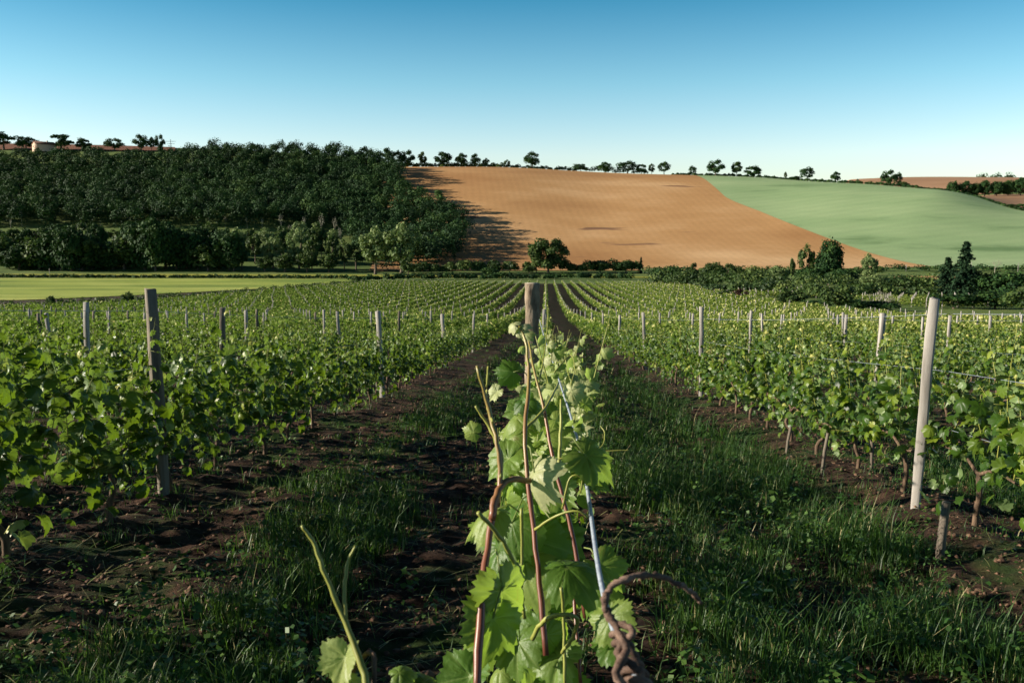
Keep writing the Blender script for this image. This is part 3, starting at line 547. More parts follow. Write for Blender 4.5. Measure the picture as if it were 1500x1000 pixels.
# willow, lone tree and others along the valley
MID = [
 (548, 334, 50, 374, WILLOW, 'willow_tree', 'pale bushy willow, left one of the sunlit pair before the wood', 'tree'),
 (586, 329, 58, 372, WILLOW, 'willow_tree', 'pale bushy willow, right and bigger one of the sunlit pair', 'tree'),
 (597, 376, 29, 352, LIGHT, 'small_tree', 'small round tree with short trunk standing before the willows', 'tree'),
 (803, 349, 54, 388, ROUND, 'lone_tree', 'wide grey green tree in front of the ploughed field left of centre', 'tree'),
 (786, 366, 20, 394, LIGHT, 'small_tree', 'small tree touching the left of the wide grey green tree', 'tree'),
 (776, 388, 18, 385, BUSH, 'bush', 'small bush at the left foot of the wide grey green tree', 'bush'),
 (808, 399, 16, 345, BUSHD, 'bush', 'dark bush at the far end of the centre alley', 'bush'),
 (717, 392, 26, 347, BUSHD, 'bush', 'dark round bush in the hedge left of the centre alley', 'bush'),
 (940, 377, 11, 388, CONIF, 'small_conifer', 'small pointed conifer in the hedge right of centre', 'tree'),
 (880, 382, 32, 390, BUSH, 'bush', 'broad hedge bush between lone tree and small conifer', 'bush'),
 (918, 381, 34, 388, BUSHD, 'bush', 'dark hedge bush left of the small conifer', 'bush'),
 (980, 390, 44, 290, BUSHD, 'bush', 'dark wide bush at the far right corner of the vineyard', 'bush'),
 (1010, 398, 26, 270, BUSH, 'bush', 'bush just right of the dark corner bush', 'bush'),
 (1046, 384, 36, 280, ROUND, 'small_tree', 'bushy tree in the hedge right of the vineyard corner', 'tree'),
 (1071, 385, 26, 300, LIGHT, 'small_tree', 'slender bushy tree next along the hedge', 'tree'),
 (1018, 384, 16, 300, LIGHT, 'small_tree', 'small upright tree behind the dark corner bush', 'tree'),
 (1105, 396, 40, 280, LIGHT, 'bush', 'wide bush under the brown field right of the hedge trees', 'bush'),
 (1142, 390, 34, 290, WILLOW, 'bush', 'sunlit bush left of the thin tree pair', 'bush'),
 (1162, 378, 15, 300, LIGHT, 'small_tree', 'small thin tree left of the loose tall tree', 'tree'),
 (1184, 358, 30, 300, LIGHT, 'tall_tree', 'tall loose grey tree beside the dark oak right of centre', 'tree'),
 (1218, 350, 40, 296, DENSE, 'tall_tree', 'tall dark oak before the ploughed field at the right', 'tree'),
 (1276, 372, 27, 290, WILLOW, 'small_tree', 'pale narrow tree under the tip of the brown field', 'tree'),
 (1192, 392, 40, 270, BUSHD, 'bush', 'dark bush under the tall loose tree', 'bush'),
 (1238, 394, 44, 262, BUSHD, 'bush', 'dark bush under the tall dark oak', 'bush'),
 (1285, 402, 44, 240, WILLOW, 'bush', 'green bush between ball bush and conifer', 'bush'),
 (1330, 404, 50, 262, BUSH, 'bush', 'long low bush left of the dark conifers', 'bush'),
 (1362, 406, 34, 250, BUSHD, 'bush', 'dark bush at the left foot of the conifers', 'bush'),
 (1090, 421, 21, 190, PURP, 'bush', 'purple brown leaved bush at the vineyard edge', 'bush'),
 (1070, 425, 30, 196, BUSH, 'bush', 'green bush left of the purple brown bush', 'bush'),
 (1163, 422, 38, 152, BUSH, 'bush', 'smaller of two ball shaped bushes at the vineyard edge', 'bush'),
 (1232, 413, 44, 140, BUSH, 'bush', 'larger of two ball shaped bushes at the vineyard edge', 'bush'),
 (1262, 437, 44, 146, BUSHD, 'bush', 'low dark bush right of the larger ball bush', 'bush'),
 (1200, 438, 40, 146, BUSHD, 'bush', 'low dark bush between the two ball bushes', 'bush'),
 (1300, 439, 44, 140, BUSHD, 'bush', 'low dark bush under the dry branching shrub', 'bush'),
 (1418, 357, 54, 190, CONIF, 'conifer', 'tall dark layered conifer at the right', 'tree'),
 (1392, 379, 42, 196, CONIF, 'conifer', 'shorter dark conifer left of the tall one', 'tree'),
 (1446, 396, 40, 190, BUSHD, 'bush', 'dark bush right of the tall conifer', 'bush'),
 (1482, 398, 50, 186, BUSHD, 'bush', 'dark big bush by the right frame edge', 'bush'),
 (1466, 425, 52, 150, BUSHD, 'bush', 'dark scrub in front of the big bush at the right', 'bush'),
 (1405, 428, 60, 150, BUSHD, 'bush', 'dark scrub at the foot of the tall conifer', 'bush'),
 (1512, 420, 60, 140, BUSH, 'bush', 'scrub cut by the right frame edge behind the vines', 'bush'),
]
for px, ty, w, D, kind, nm, lab, cat in MID:
    p = at(px, D); H = max(W(px, ty, D)[2] - p[2], 1.0) / .94; plant(kind, nm, lab, cat, p, H, px2m(w, D) / (.66 if kind is CONIF else .88), sink=.15)
p = at(1462, 395); H = W(1462, 374, 395)[2] - p[2]; plant((BARE[0], BARE[1]), 'bare_tree', 'pale bare branching tree at the foot of the green field', 'tree', p, H, H * 1.0, None, 'branches')
p = at(1298, 150); H = W(1298, 405, 150)[2] - p[2]; plant((DRYBUSH[0], DRYBUSH[1]), 'dry_shrub', 'dry leafless shrub with spreading pale branches', 'bush', p, H * 1.0, H * 1.1, None, 'branches')
# hedges of the valley
hedge('hedge', 'dark low hedge between meadow and yellow strip at the left', [at(-60, 342), at(110, 342), at(330, 342), at(512, 341)], 1.5, 2.2, M['wood'], 7, q=.5)
hedge('hedge', 'dark hedge closing the vineyard left of the centre alley', [at(515, 318), at(600, 330), at(700, 334), at(790, 336)], 2.8, 3, M['wood'], 18, q=.5)
hedge('hedge', 'dark hedge closing the vineyard right of the centre alley', [at(800, 338), at(880, 338), at(925, 336)], 2.8, 3, M['wood'], 18, q=.5)
hedge('hedge', 'green hedge below the ploughed field, left of the lone tree', [at(600, 385), at(680, 388), at(780, 390)], 5.8, 5, M['woodm'], 50, q=.75)
hedge('hedge', 'green hedge below the ploughed field, right of the lone tree', [at(825, 390), at(900, 390), at(935, 388)], 5.8, 5, M['woodm'], 50, q=.75)
hedge('hedge', 'long dark bramble hedge at the right below brown and green fields', [at(950, 372), at(1100, 372), at(1290, 375)], 4.2, 6, M['woodm'], 24, q=.6)
hedge('hedge', 'dark verge hedge along the bottom of the green field', [at(1270, 408), at(1400, 410), at(1560, 412)], 3.2, 5, M['wood'], 9, q=.6)
hedge('hedge', 'mid green bramble bank behind the right hand bushes', [at(960, 285), at(1040, 262), at(1120, 255), at(1200, 250), at(1300, 248), at(1500, 246)], 5.6, 9, M['woodm'], 34, q=.5)
hedge('hedge', 'dark lower scrub bank behind the purple bush and ball bushes', [at(1035, 226), at(1120, 212), at(1200, 196), at(1290, 190), at(1345, 196)], 3.4, 5, M['woodm'], 26, q=.5)
hedge('hedge', 'low dark hedge between meadow and vineyard at the left', [at(-60, 128), at(40, 131), at(145, 145), at(315, 190), at(448, 246), at(524, 287)], 1.7, 2.0, M['woodm'], 8, q=.3)
for k, (px, ty, D, w, lab) in enumerate([(180, 428, 152, 18, 'small round bush in the hedge between meadow and vineyard'), (66, 434, 135, 14, 'left small bush in the hedge between meadow and vineyard'), (380, 424, 218, 10, 'tiny bush in the hedge at the far corner of the meadow'), (520, 404, 286, 14, 'dark bush at the right end of the meadow')]):
    p = at(px, D); plant(BUSH, 'bush', lab, 'bush', p, (W(px, ty, D)[2] - p[2]) / .94, px2m(w, D) / .9)
# white marker posts by the lane
for k, (px, D, hh, lab) in enumerate([(68, 366, 2.6, 'thin white marker post beyond the meadow at the left'), (1331, 405, 3.2, 'white marker post on the verge below the green field'), (1427, 404, 4.2, 'white marker post beside the tall conifer top'), (1496, 404, 4, 'white marker post by the right frame edge')]):
    p = at(px, D); A = Acc(); A.tube([(0, 0, -.2), (0, 0, hh), (0, 0, hh + .1)], [.13, .12, .05], 8); o = obj('marker_post', A.mesh('marker_post', M['post'])); o.location = p; tag(o, lab, 'post')

# ------------------------------------------------------------------ grape leaves
def leaf_template(spokes, rings, seed, fold=.18, drape=.28, teeth=.05):
    r_ = np.random.default_rng(seed); th = np.linspace(-180, 180, spokes, endpoint=False)
    ks = np.array([0, 26, 50, 78, 106, 138, 166, 180.]); rs = np.array([1, .76, .93, .68, .80, .64, .52, .10])
    rr = np.interp(np.abs(th), ks, rs) * (1 + teeth * np.where(np.arange(spokes) % 2 == 0, 1, -1) + .04 * r_.normal(size=spokes)); a = np.radians(th)
    vein = np.zeros(spokes)
    for v in (0, 50, -50, 106, -106): vein[np.argmin(np.abs(th - v))] = 1
    V = [[0, 0, 0]]; ve = [1.0]
    for q in rings:
        x, y = np.sin(a) * rr * q, np.cos(a) * rr * q; d = np.hypot(x, y)
        z = -drape * d * d + fold * np.abs(x) + (-.05 * vein + .025) * math.sin(q * 3) + .03 * np.sin(a * 5 + seed) * q + .02 * r_.normal(size=spokes) * q
        V += list(zip(x, y, z)); ve += list(vein * (1 - .35 * q))
    n = spokes; k = np.arange(n); k2 = (k + 1) % n; T_ = np.stack([np.zeros(n, int), 1 + k2, 1 + k], -1); Q = []
    for q in range(len(rings) - 1): b = 1 + q * n; Q.append(np.stack([b + k, b + k2, b + n + k2, b + n + k], -1))
    return np.array(V, float), (np.vstack(Q) if Q else np.zeros((0, 4), int)), T_, np.array(ve)
LT = [leaf_template(27, [.5, 1], s, f, d, .085) for s, f, d in ((1, .2, .35), (2, -.35, .5), (3, .55, .2), (4, .1, .8), (5, .7, .6))]
LH = [leaf_template(60, [.2, .45, .7, .88, 1], s, f, d, .055) for s, f, d in ((11, .18, .35), (12, -.3, .45), (13, .45, .3), (14, .0, .7), (15, .6, .1), (16, -.15, .9))]
def put_leaves(A, tmpls, P, B, Nn, S, Rn):
    B = unit(B - (B * Nn).sum(1, keepdims=True) * Nn); X = np.cross(B, Nn); which = rng.integers(0, len(tmpls), len(P))
    for w, (tv, tq, tt, ve) in enumerate(tmpls):
        k = np.where(which == w)[0]
        if not len(k): continue
        V = P[k][:, None] + S[k][:, None, None] * (tv[None, :, 0:1] * X[k][:, None] + tv[None, :, 1:2] * B[k][:, None] + tv[None, :, 2:3] * Nn[k][:, None])
        off = (np.arange(len(k)) * len(tv))[:, None, None]
        A.add(V.reshape(-1, 3), (tq[None] + off).reshape(-1, 4), (tt[None] + off).reshape(-1, 3), 0.5, np.tile(ve, len(k)))
        A.rq[-1 if len(tq) else 0] = np.repeat(Rn[k], len(tq)) if len(tq) else A.rq[-1]; A.rt[-1] = np.repeat(Rn[k], len(tt))
def vine_template(seed, dens=1.0):
    r_ = np.random.default_rng(seed); Tn, Sh = Acc(), Acc()
    w = lambda s: r_.normal() * s
    Tn.tube(curve([(0, 0, -.12), (w(.02), w(.02), .12), (w(.03), w(.03), .25), (0, 0, .40)], 10), np.array([.026, .022, .02, .019, .021, .018, .019, .017, .018, .02]), 7)
    for s in (-1, 1): Tn.tube(curve([(0, 0, .38), (w(.01), s * .2, .45 + w(.02)), (w(.02), s * .5, .46 + w(.02))], 7), np.linspace(.014, .008, 7), 6)
    P, B, Nn, S, Rn = [], [], [], [], []
    for k in range(int(13 * dens)):
        y0 = -.52 + 1.04 * (k + .5) / int(13 * dens) + w(.02); top = r_.uniform(.78, 1.30) + (.25 if r_.random() < .22 else 0); lean = w(.09); ly = y0 + w(.1)
        if r_.random() < .30: top = r_.uniform(.18, .6); lean = w(.26)       # hanging shoot
        path = curve([(w(.01), y0, .45), (lean * .4 + w(.03), y0 + w(.03), .45 + (top - .45) * .45), (lean, ly, top)], 9); Sh.tube(path, np.linspace(.0045, .0018, 9), 4, r=.5)
        L = np.linalg.norm(path[-1] - path[0]); n = int(L / .05) + 6
        for q in range(n):
            u = (q + r_.random()) / n; i_ = min(int(u * 8), 7); p = path[i_] + (path[i_+1] - path[i_]) * (u * 8 - i_); side = 1 if (q % 2) else -1
            o = np.array([side * r_.uniform(.4, 1), w(.8), w(.35) + .1]); o /= np.linalg.norm(o); pet = r_.uniform(.03, .12) * (1.1 - .6 * u); lp = p + o * pet; Sh.tube([p, lp], [.0015, .001], 3)
            nn = np.array([o[0] * .75, o[1] * .3, .55]) + r_.normal(size=3) * .42; bb = np.array([o[0] * .5, o[1] * .6, -.75]) + r_.normal(size=3) * .35
            young = max(0, (u - .72) / .28) if top > .9 else 0
            P.append(lp); Nn.append(nn); B.append(bb); S.append((.066 - .042 * young ** .8) * r_.uniform(.5, 1.25)); Rn.append(np.clip(r_.normal(.38, .2) + .55 * young, 0, 1))
    for q in range(int(75 * dens)):                                   # lateral leaves
        z = r_.uniform(.16, 1.05); x = w(.13) * (1.15 - .3 * z); y = r_.uniform(-.55, .55); s = 1 if x > 0 else -1
        P.append([x, y, z]); Nn.append(np.array([s * .8, 0, .5]) + r_.normal(size=3) * .45); B.append(np.array([s * .4, 0, -.8]) + r_.normal(size=3) * .4); S.append(.062 * r_.uniform(.65, 1.25)); Rn.append(np.clip(r_.normal(.4, .17), 0, 1))
    Lf = Acc(); put_leaves(Lf, LT, np.array(P), np.array(B), unit(np.array(Nn)), np.array(S), np.array(Rn))
    return Tn.mesh('trunk', M['vbark'], True), Sh.mesh('shoots', M['shoot'], True), Lf.mesh('foliage', M['vine'], True)
VT = [vine_template(100 + s, d) for s, d in enumerate((.85, .6, .75, .45, .9, .65, .55, .8, .7, .4, .95))]

# ------------------------------------------------------------------ vine rows
ROWS = range(-36, 16)
def rowname(i): return 'the centre row' if i == 0 else f"the {(ordw + ['31st', '32nd', '33rd', '34th', '35th', '36th', '37th'])[abs(i) - 1]} row {'right' if i > 0 else 'left'} of the centre row"
def inrow(i, y):
    x = X0 + ROW * i
    if y > 298: return False
    if x < 0 and y > 118 and x < np.interp(y, [118, 128, 145, 190, 245, 284, 300], [-90, -78, -72, -70, -65, -60, -58]): return False
    return x < 43
def visible(x, y, z, m=90): px, py, f = proj(x, y, z); return -m < px < 1500 + m and py < 1250
allv = []
for i in ROWS:
    x = X0 + ROW * i; y = {0: 2.5, -1: .3, -2: .4, 1: 3.6}.get(i, 2.0)
    y += (i * .37) % 1.0 if abs(i) > 1 else 0
    k = 0
    while y < 299:
        z = float(Z(x, y)); vis = y > 2.5 and visible(x, y, z + .6)
        if inrow(i, y) and (vis or (i == 0) or (i == -1 and y < 5) or (i == -2 and .3 < y < 9)):  # left rows continued out of view, added for the shadow they cast
            allv.append((math.hypot(x, y), i, k, x, y, z)); k += 1
        y += 1.02
allv.sort()
near, rest = allv[:300], allv[300:]
seen = {}
for d, i, k, x, y, z in near:
    n = seen.get(i, 0); seen[i] = n + 1
    lab = f"leafy grapevine, {ordw[n] if n < 30 else str(n + 1) + 'th'} from the camera, {rowname(i)}"
    t, s, f = VT[rng.integers(0, len(VT))] if i else VT[(1, 3, 6, 9)[n % 4]]
    if i < 0 and y < 10: t, s, f = VT[(0, 4, 10, 7)[n % 4]]  # near left vines shaped denser and taller to deepen the alley shade
    sc_ = (1.05, 1, rng.uniform(.96, 1.08)) if (i < 0 and y < 10) else (float(np.interp(y, [2, 6, 12], [.30, .45, .62])), 1, float(np.interp(y, [2, 8, 14], [.68, .72, .86]))) if i == 0 else (rng.uniform(.8, 1.15), 1, rng.uniform(.76, 1.0))
    o = thing('grapevine', lab, 'grapevine', (x + rng.normal() * .03, y, float(G(x, y)) - .02), f'grapevines of {rowname(i)}', 0 if rng.random() < .5 else math.pi, sc_)
    obj('trunk', t, o); obj('shoots', s, o); obj('foliage', f, o)
print('near vines reach', near[-1][0], 'rest', len(rest))
A = Acc(); Rr = np.array([(d, x, y, z) for d, i, k, x, y, z in rest]); TR = Acc()
for lo, hi, n, s in ((0, 70, 110, .13), (70, 130, 55, .19), (130, 400, 32, .27)):
    q = Rr[(Rr[:, 0] >= lo) & (Rr[:, 0] < hi)]; m = len(q) * n; b = np.repeat(q, n, 0)
    zz = .15 + .97 * rng.random(m) ** .75; young = np.clip((zz - .92) / .2, 0, 1); sx = rng.normal(size=m) * .15
    dy = rng.uniform(-.51, .51, m); C = np.column_stack([b[:, 1] + sx, b[:, 2] + dy, b[:, 3] + zz - .09 * dy + .07 * np.repeat(rng.normal(size=len(q)), n)])
    sg = np.sign(sx)[:, None]; Nn = unit(np.column_stack([sg * .7, np.zeros(m), np.full(m, .55)]) + .45 * rng.normal(size=(m, 3)))
    V, Q, r = quads(C, Nn, s * (.6 + .7 * rng.random(m)), np.clip(rng.normal(.42, .2, m) + .35 * young, 0, 1)); A.add(V, Q, None, r)
    if hi <= 130:
        for d_, x_, y_, z_ in q: V, Q, T_ = tube([(x_, y_, z_ - .05), (x_ + .02, y_, z_ + .5)], [.02, .018], 3, False); TR.add(V, Q)
o = obj('far_grapevines', A.mesh('far_grapevines', M['vinefar'])); tag(o, 'countless grapevine rows sloping away to the valley floor', 'vineyard', kind='stuff')
ft = obj('trunks', TR.mesh('trunks', M['vbark']), o); ft['kind'] = 'stuff'

# far vineyard plots behind the right-hand bushes
A, B_ = Acc(), Acc()
for (pxa, pxb, Da, Db, step) in ((1085, 1235, 196, 232, 2.6), (1300, 1480, 150, 188, 2.6)):
    xa, xb = at(pxa, (Da + Db) / 2)[0], at(pxb, (Da + Db) / 2)[0]
    for x in np.arange(xa, xb, step):
        yy = np.arange(Da, Db, 1.0); n = 22; yb_ = np.repeat(yy, n) + rng.uniform(-.5, .5, len(yy) * n); xx = x + rng.normal(size=len(yb_)) * .2; zz = Z(xx, yb_) + .3 + rng.random(len(yb_))
        V, Q, r = quads(np.column_stack([xx, yb_, zz]), unit(rng.normal(size=(len(yb_), 3)) + [0, -.4, .7]), .26, np.clip(rng.normal(.55, .2, len(yb_)), 0, 1)); A.add(V, Q, None, r)
        for y in np.arange(Da, Db, 6.0): V, Q, T_ = tube([(x, y, float(Z(x, y)) - .1), (x, y, float(Z(x, y)) + 1.75)], .09, 4, True); B_.add(V, Q, T_)
o = obj('far_grapevines', A.mesh('far_grapevines', M['vinefar'])); tag(o, 'small vineyard plots with white posts behind the right-hand bushes', 'vineyard', kind='stuff')
q = obj('posts', B_.mesh('posts', M['post'])); q.parent = o; q['kind'] = 'stuff'

# ------------------------------------------------------------------ posts
def post_mesh(seed, mat, wx=.085, wy=.085, h=1.55):
    r_ = np.random.default_rng(seed); V = []; n = 9; ch = .006
    for q in range(n):
        z = -.35 + (h + .35) * q / (n - 1); sx, sy = wx / 2 * (1 + .05 * r_.normal()), wy / 2 * (1 + .05 * r_.normal()); ox, oy = .004 * r_.normal(), .004 * r_.normal()
        if q == n - 1: sx *= .985; sy *= .985
        for a, b in ((-sx + ch, -sy), (sx - ch, -sy), (sx, -sy + ch), (sx, sy - ch), (sx - ch, sy), (-sx + ch, sy), (-sx, sy - ch), (-sx, -sy + ch)):
            V.append((a + ox, b + oy, z + (.006 * r_.normal() if q == n - 1 else 0)))
    k = np.arange(8); k2 = (k + 1) % 8; Q = np.vstack([np.stack([q*8 + k, q*8 + k2, q*8 + 8 + k2, q*8 + 8 + k], -1) for q in range(n - 1)]); c = len(V); V.append((0, 0, h + .004))
    return mesh('vine_post', V, [Q, np.stack([(n-1)*8 + k, (n-1)*8 + k2, np.full(8, c)], -1)], mat)
PM = [post_mesh(s, M['post'], .07 + .02 * rng.random(), .07 + .02 * rng.random(), 1.55) for s in range(5)]
PMD = [post_mesh(s + 20, M['postd']) for s in range(2)]
PL, PRr = post_mesh(40, M['postd'], .075, .055, 1.505), post_mesh(41, M['post'], .062, .075, 1.50)
def log_post():
    r_ = np.random.default_rng(5); n = 20; V, Q = [], []; zs = np.linspace(-.35, 1.60, 40)
    ph = r_.normal(size=n) * .0018
    for z in zs:
        rr = .050 + .0025 * np.sin(z * 9) + .0022 * r_.normal(size=n) + ph; a = np.arange(n) * 2 * math.pi / n; V += list(zip(np.cos(a) * rr, np.sin(a) * rr, np.full(n, z)))
    k = np.arange(n); k2 = (k + 1) % n
    for q in range(len(zs) - 1): Q.append(np.stack([q*n + k, q*n + k2, q*n + n + k2, q*n + n + k], -1))
    c = len(V); V.append((0, 0, 1.604)); Q = np.vstack(Q); T_ = np.stack([(len(zs)-1)*n + k, (len(zs)-1)*n + k2, np.full(n, c)], -1)
    return mesh('log_post', V, [Q, T_], [M['log'], M['logend']], midx=np.concatenate([np.zeros(len(Q)), np.ones(n)]))
allp = []
for i in ROWS:
    x = X0 + ROW * i
    for k in range(34):
        y = 6.2 + 9.05 * k + (.5 * math.sin(i * 1.7 + k) if k else 0); z = float(G(x, y))
        if (i, k) == (0, 1): continue
        if inrow(i, y) and visible(x, y, z + 1.3, 30): allp.append((math.hypot(x, y), i, k, x, y, z))
allp.sort(); seen = {}
for d, i, k, x, y, z in allp[:300]:
    n = seen.get(i, 0); seen[i] = n + 1
    lab = f"thin pale wooden post, {ordw[n] if n < 30 else str(n + 1) + 'th'} from the camera, {rowname(i)}"
    tilt = (rng.normal() * .022, rng.normal() * .022); me = PM[rng.integers(0, 5)]; dx = 0.0; hs = rng.uniform(.93, 1.06)
    nm = 'vine_post'
    if (i, k) == (0, 0): me, lab, tilt, dx, hs, nm = log_post(), 'round bark covered log post standing in the centre row', (0, 0), -.055, 1, 'log_post'
    elif (i, k) == (-1, 0): me, lab, tilt, dx, hs = PL, 'tall weathered square post with shade-darkened wood, nearest on the left', (0.0, -.012), 0.02, 1  # dark wood colour stands in for the post's unlit face
    elif (i, k) == (1, 0): me, lab, tilt, dx, hs = PRr, 'tall pale grey square post with wires, nearest on the right', (0.0, .022), -.10, 1
    elif i < 0 and rng.random() < .3: me, lab = PMD[rng.integers(0, 2)], lab.replace('thin pale', 'shade-darkened')  # shade of left-row posts put into a darker wood colour
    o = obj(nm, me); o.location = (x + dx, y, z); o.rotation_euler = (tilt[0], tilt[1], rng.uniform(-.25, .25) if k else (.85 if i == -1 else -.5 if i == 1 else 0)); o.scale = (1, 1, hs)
    tag(o, lab, 'post', 'posts of ' + rowname(i) if nm == 'vine_post' else None)
A = Acc()
for d, i, k, x, y, z in allp[300:]:
    l = rng.normal(size=2) * .03; hh = rng.uniform(1.42, 1.62); V, Q, T_ = tube([(x, y, z - .1), (x + l[0], y + l[1], z + hh)], .058, 4, True); A.add(V, Q, T_)
o = obj('far_vine_posts', A.mesh('far_vine_posts', M['post'])); tag(o, 'countless pale posts standing in the distant vine rows', 'posts', kind='stuff')
print('posts', len(allp))
# short stakes and one thick vine trunk at the first vines of the right-hand row
for k, (px, py, hh, ln, lab) in enumerate([(1203, 697, .42, .05, 'short brown stake leaning beside a vine, left of the pale grey post'), (1277, 702, .42, -.03, 'short stake closest to the pale grey post on its left'), (1376, 815, .34, .02, 'thick short vine trunk right of the pale grey post'), (562, 580, .6, 0, 'short stake under the vines of the left row'), (1151, 668, .3, .04, 'short stake farther left in the right hand row')]):
    p = hit(px, py); A = Acc(); r = .024 if k == 2 else .015; A.tube([(0, 0, -.1), (ln * .4, 0, hh * .5), (ln, 0, hh)], [r * 1.1, r, r * .95], 6); o = obj('vine_stake', A.mesh('vine_stake', M['postd'])); o.location = (p[0], p[1], float(G(p[0], p[1]))); tag(o, lab, 'stake')
# trellis wires
for i in (-2, -1, 1, 2):
    x = X0 + ROW * i
    for hz, wl in ((1.42, 'top'), (1.02, 'middle'), (.62, 'bottom')):
        ysw = np.array([.5, 6.2] + [6.2 + 9.05 * k for k in range(1, 7)]); pts = []
        for a_, b_ in zip(ysw[:-1], ysw[1:]):
            for u in np.linspace(0, 1, 7)[:-1]: y = a_ + (b_ - a_) * u; pts.append((x - .05 * np.sign(i) * -1, y, float(Z(x, a_)) * (1-u) + float(Z(x, b_)) * u + hz - .10 * u * (1-u)))
        A = Acc(); A.tube(pts, .0015 if abs(i) == 1 else .001, 4); tag(obj('trellis_wire', A.mesh('trellis_wire', M['wire'])), f'thin {wl} trellis wire strung along {rowname(i)}', 'wire')

# ------------------------------------------------------------------ foreground: grape canes, wire and tendril in the centre row
z1 = at(780, 1.1)
hero = thing('grapevine', 'big sunlit grapevine right before the camera with red canes and pale leaves', 'grapevine', (z1[0], 1.1, z1[2]))
def hp(px, py, D): return W(px, py, D) - z1
def hchild(name, A, mat, smooth=True): return obj(name, A.mesh(name, mat, smooth), hero)
A = Acc(); A.tube(curve([(0.03, .05, -.1), (.05, 0, .2), (.02, .05, .45), (.06, 0, .62)], 12), .02, 8); A.tube(curve([(.06, 0, .6), (.05, -.3, .62), (.05, -.55, .6)], 8), .011, 6); A.tube(curve([(.06, 0, .6), (.03, .3, .6), (.04, .7, .55)], 8), .011, 6); hchild('trunk', A, M['vbark'])
def cane(name, pts, w0, w1, mat, n=26, nodes=True):
    P = curve([hp(*p) for p in pts], n); rad = np.linspace(w0, w1, n) * (1 + .05 * rng.normal(size=n)); P = P + w0 * .12 * rng.normal(size=P.shape)
    if nodes:
        for k in range(3, n, 6): rad[k] *= 1.15
    A = Acc(); A.tube(P, rad, 8); return hchild(name, A, mat)
cane('cane', [(698, 1030, .82), (706, 880, .88), (718, 775, .94), (733, 705, .97), (729, 655, .98), (716, 600, 1.0), (698, 535, 1.0)], .0048, .0018, M['cane'])
cane('shoot', [(733, 700, .97), (734, 665, .985), (716, 625, 1.0), (697, 595, 1.0)], .0026, .0016, M['shoot'])
cane('shoot', [(722, 618, .99), (713, 590, 1.02), (715, 532, 1.02)], .0016, .0012, M['shoot'])
cane('cane', [(720, 760, .94), (728, 722, .96), (748, 702, .98), (776, 704, 1.0)], .0042, .0034, M['cane'], 14, False)
cane('cane', [(800, 960, 1.02), (790, 850, 1.06), (778, 745, 1.1), (769, 640, 1.14), (775, 560, 1.2), (770, 500, 1.24), (760, 478, 1.25)], .0042, .0016, M['cane'])
cane('cane', [(858, 905, 1.15), (838, 780, 1.2), (812, 680, 1.25), (797, 600, 1.3), (782, 540, 1.35), (775, 500, 1.4)], .0036, .0015, M['cane'])
cane('shoot', [(818, 690, 1.22), (821, 640, 1.25), (822, 585, 1.28)], .0028, .0018, M['shoot'], 14)
cane('shoot', [(770, 628, 1.16), (800, 595, 1.2), (818, 560, 1.3)], .0022, .0016, M['shoot'], 12, False)
cane('shoot', [(700, 750, .9), (735, 790, .92), (758, 840, .93), (768, 905, .93)], .0024, .0022, M['shoot'], 18, False)
cane('shoot', [(764, 745, 1.05), (765, 800, 1.05), (764, 860, 1.04)], .0022, .0018, M['shoot'], 12)
cane('shoot', [(784, 775, 1.08), (815, 755, 1.06), (845, 748, 1.05), (862, 758, 1.05)], .0018, .0012, M['shoot'], 16, False)
cane('shoot', [(824, 745, 1.1), (835, 700, 1.1), (852, 700, 1.1), (850, 722, 1.1)], .0014, .0011, M['shoot'], 16, False)
cane('shoot', [(822, 860, 1.0), (826, 905, 1.0), (828, 1010, .98)], .0022, .002, M['shoot'], 12)
cane('shoot', [(780, 935, .95), (795, 910, .94), (820, 900, .93), (845, 905, .93), (838, 935, .95), (822, 955, .96)], .0028, .002, M['shoot'], 24, False)
cane('cane', [(838, 820, 1.2), (843, 900, 1.15), (850, 1000, 1.1)], .0026, .0026, M['cane'], 12)
cane('tendril', [(815, 672, 1.2), (850, 668, 1.2), (880, 655, 1.22), (886, 635, 1.24), (880, 624, 1.25)], .0013, .0007, M['shoot'], 20, False)
cane('tendril', [(868, 663, 1.2), (895, 660, 1.2), (925, 659, 1.2)], .0012, .0007, M['shoot'], 10, False)
cane('tendril', [(812, 545, 1.5), (835, 520, 1.55), (842, 538, 1.5), (836, 565, 1.5)], .0012, .0007, M['shoot'], 14, False)
cane('tendril', [(790, 560, 1.5), (800, 500, 1.6), (803, 455, 1.7)], .0014, .0007, M['shoot'], 12, False)
cane('shoot', [(548, 1040, .66), (530, 975, .68), (506, 911, .70), (478, 845, .71), (458, 792, .72), (442, 770, .72)], .0032, .0013, M['shoot'], 26, False)
cane('shoot', [(506, 911, .70), (505, 860, .71), (510, 822, .72), (521, 800, .72)], .002, .0012, M['shoot'], 16, False)
cane('cane', [(505, 1010, .70), (525, 970, .70), (545, 955, .69), (548, 990, .68), (542, 1040, .67)], .0022, .002, M['vbark'], 16, False)

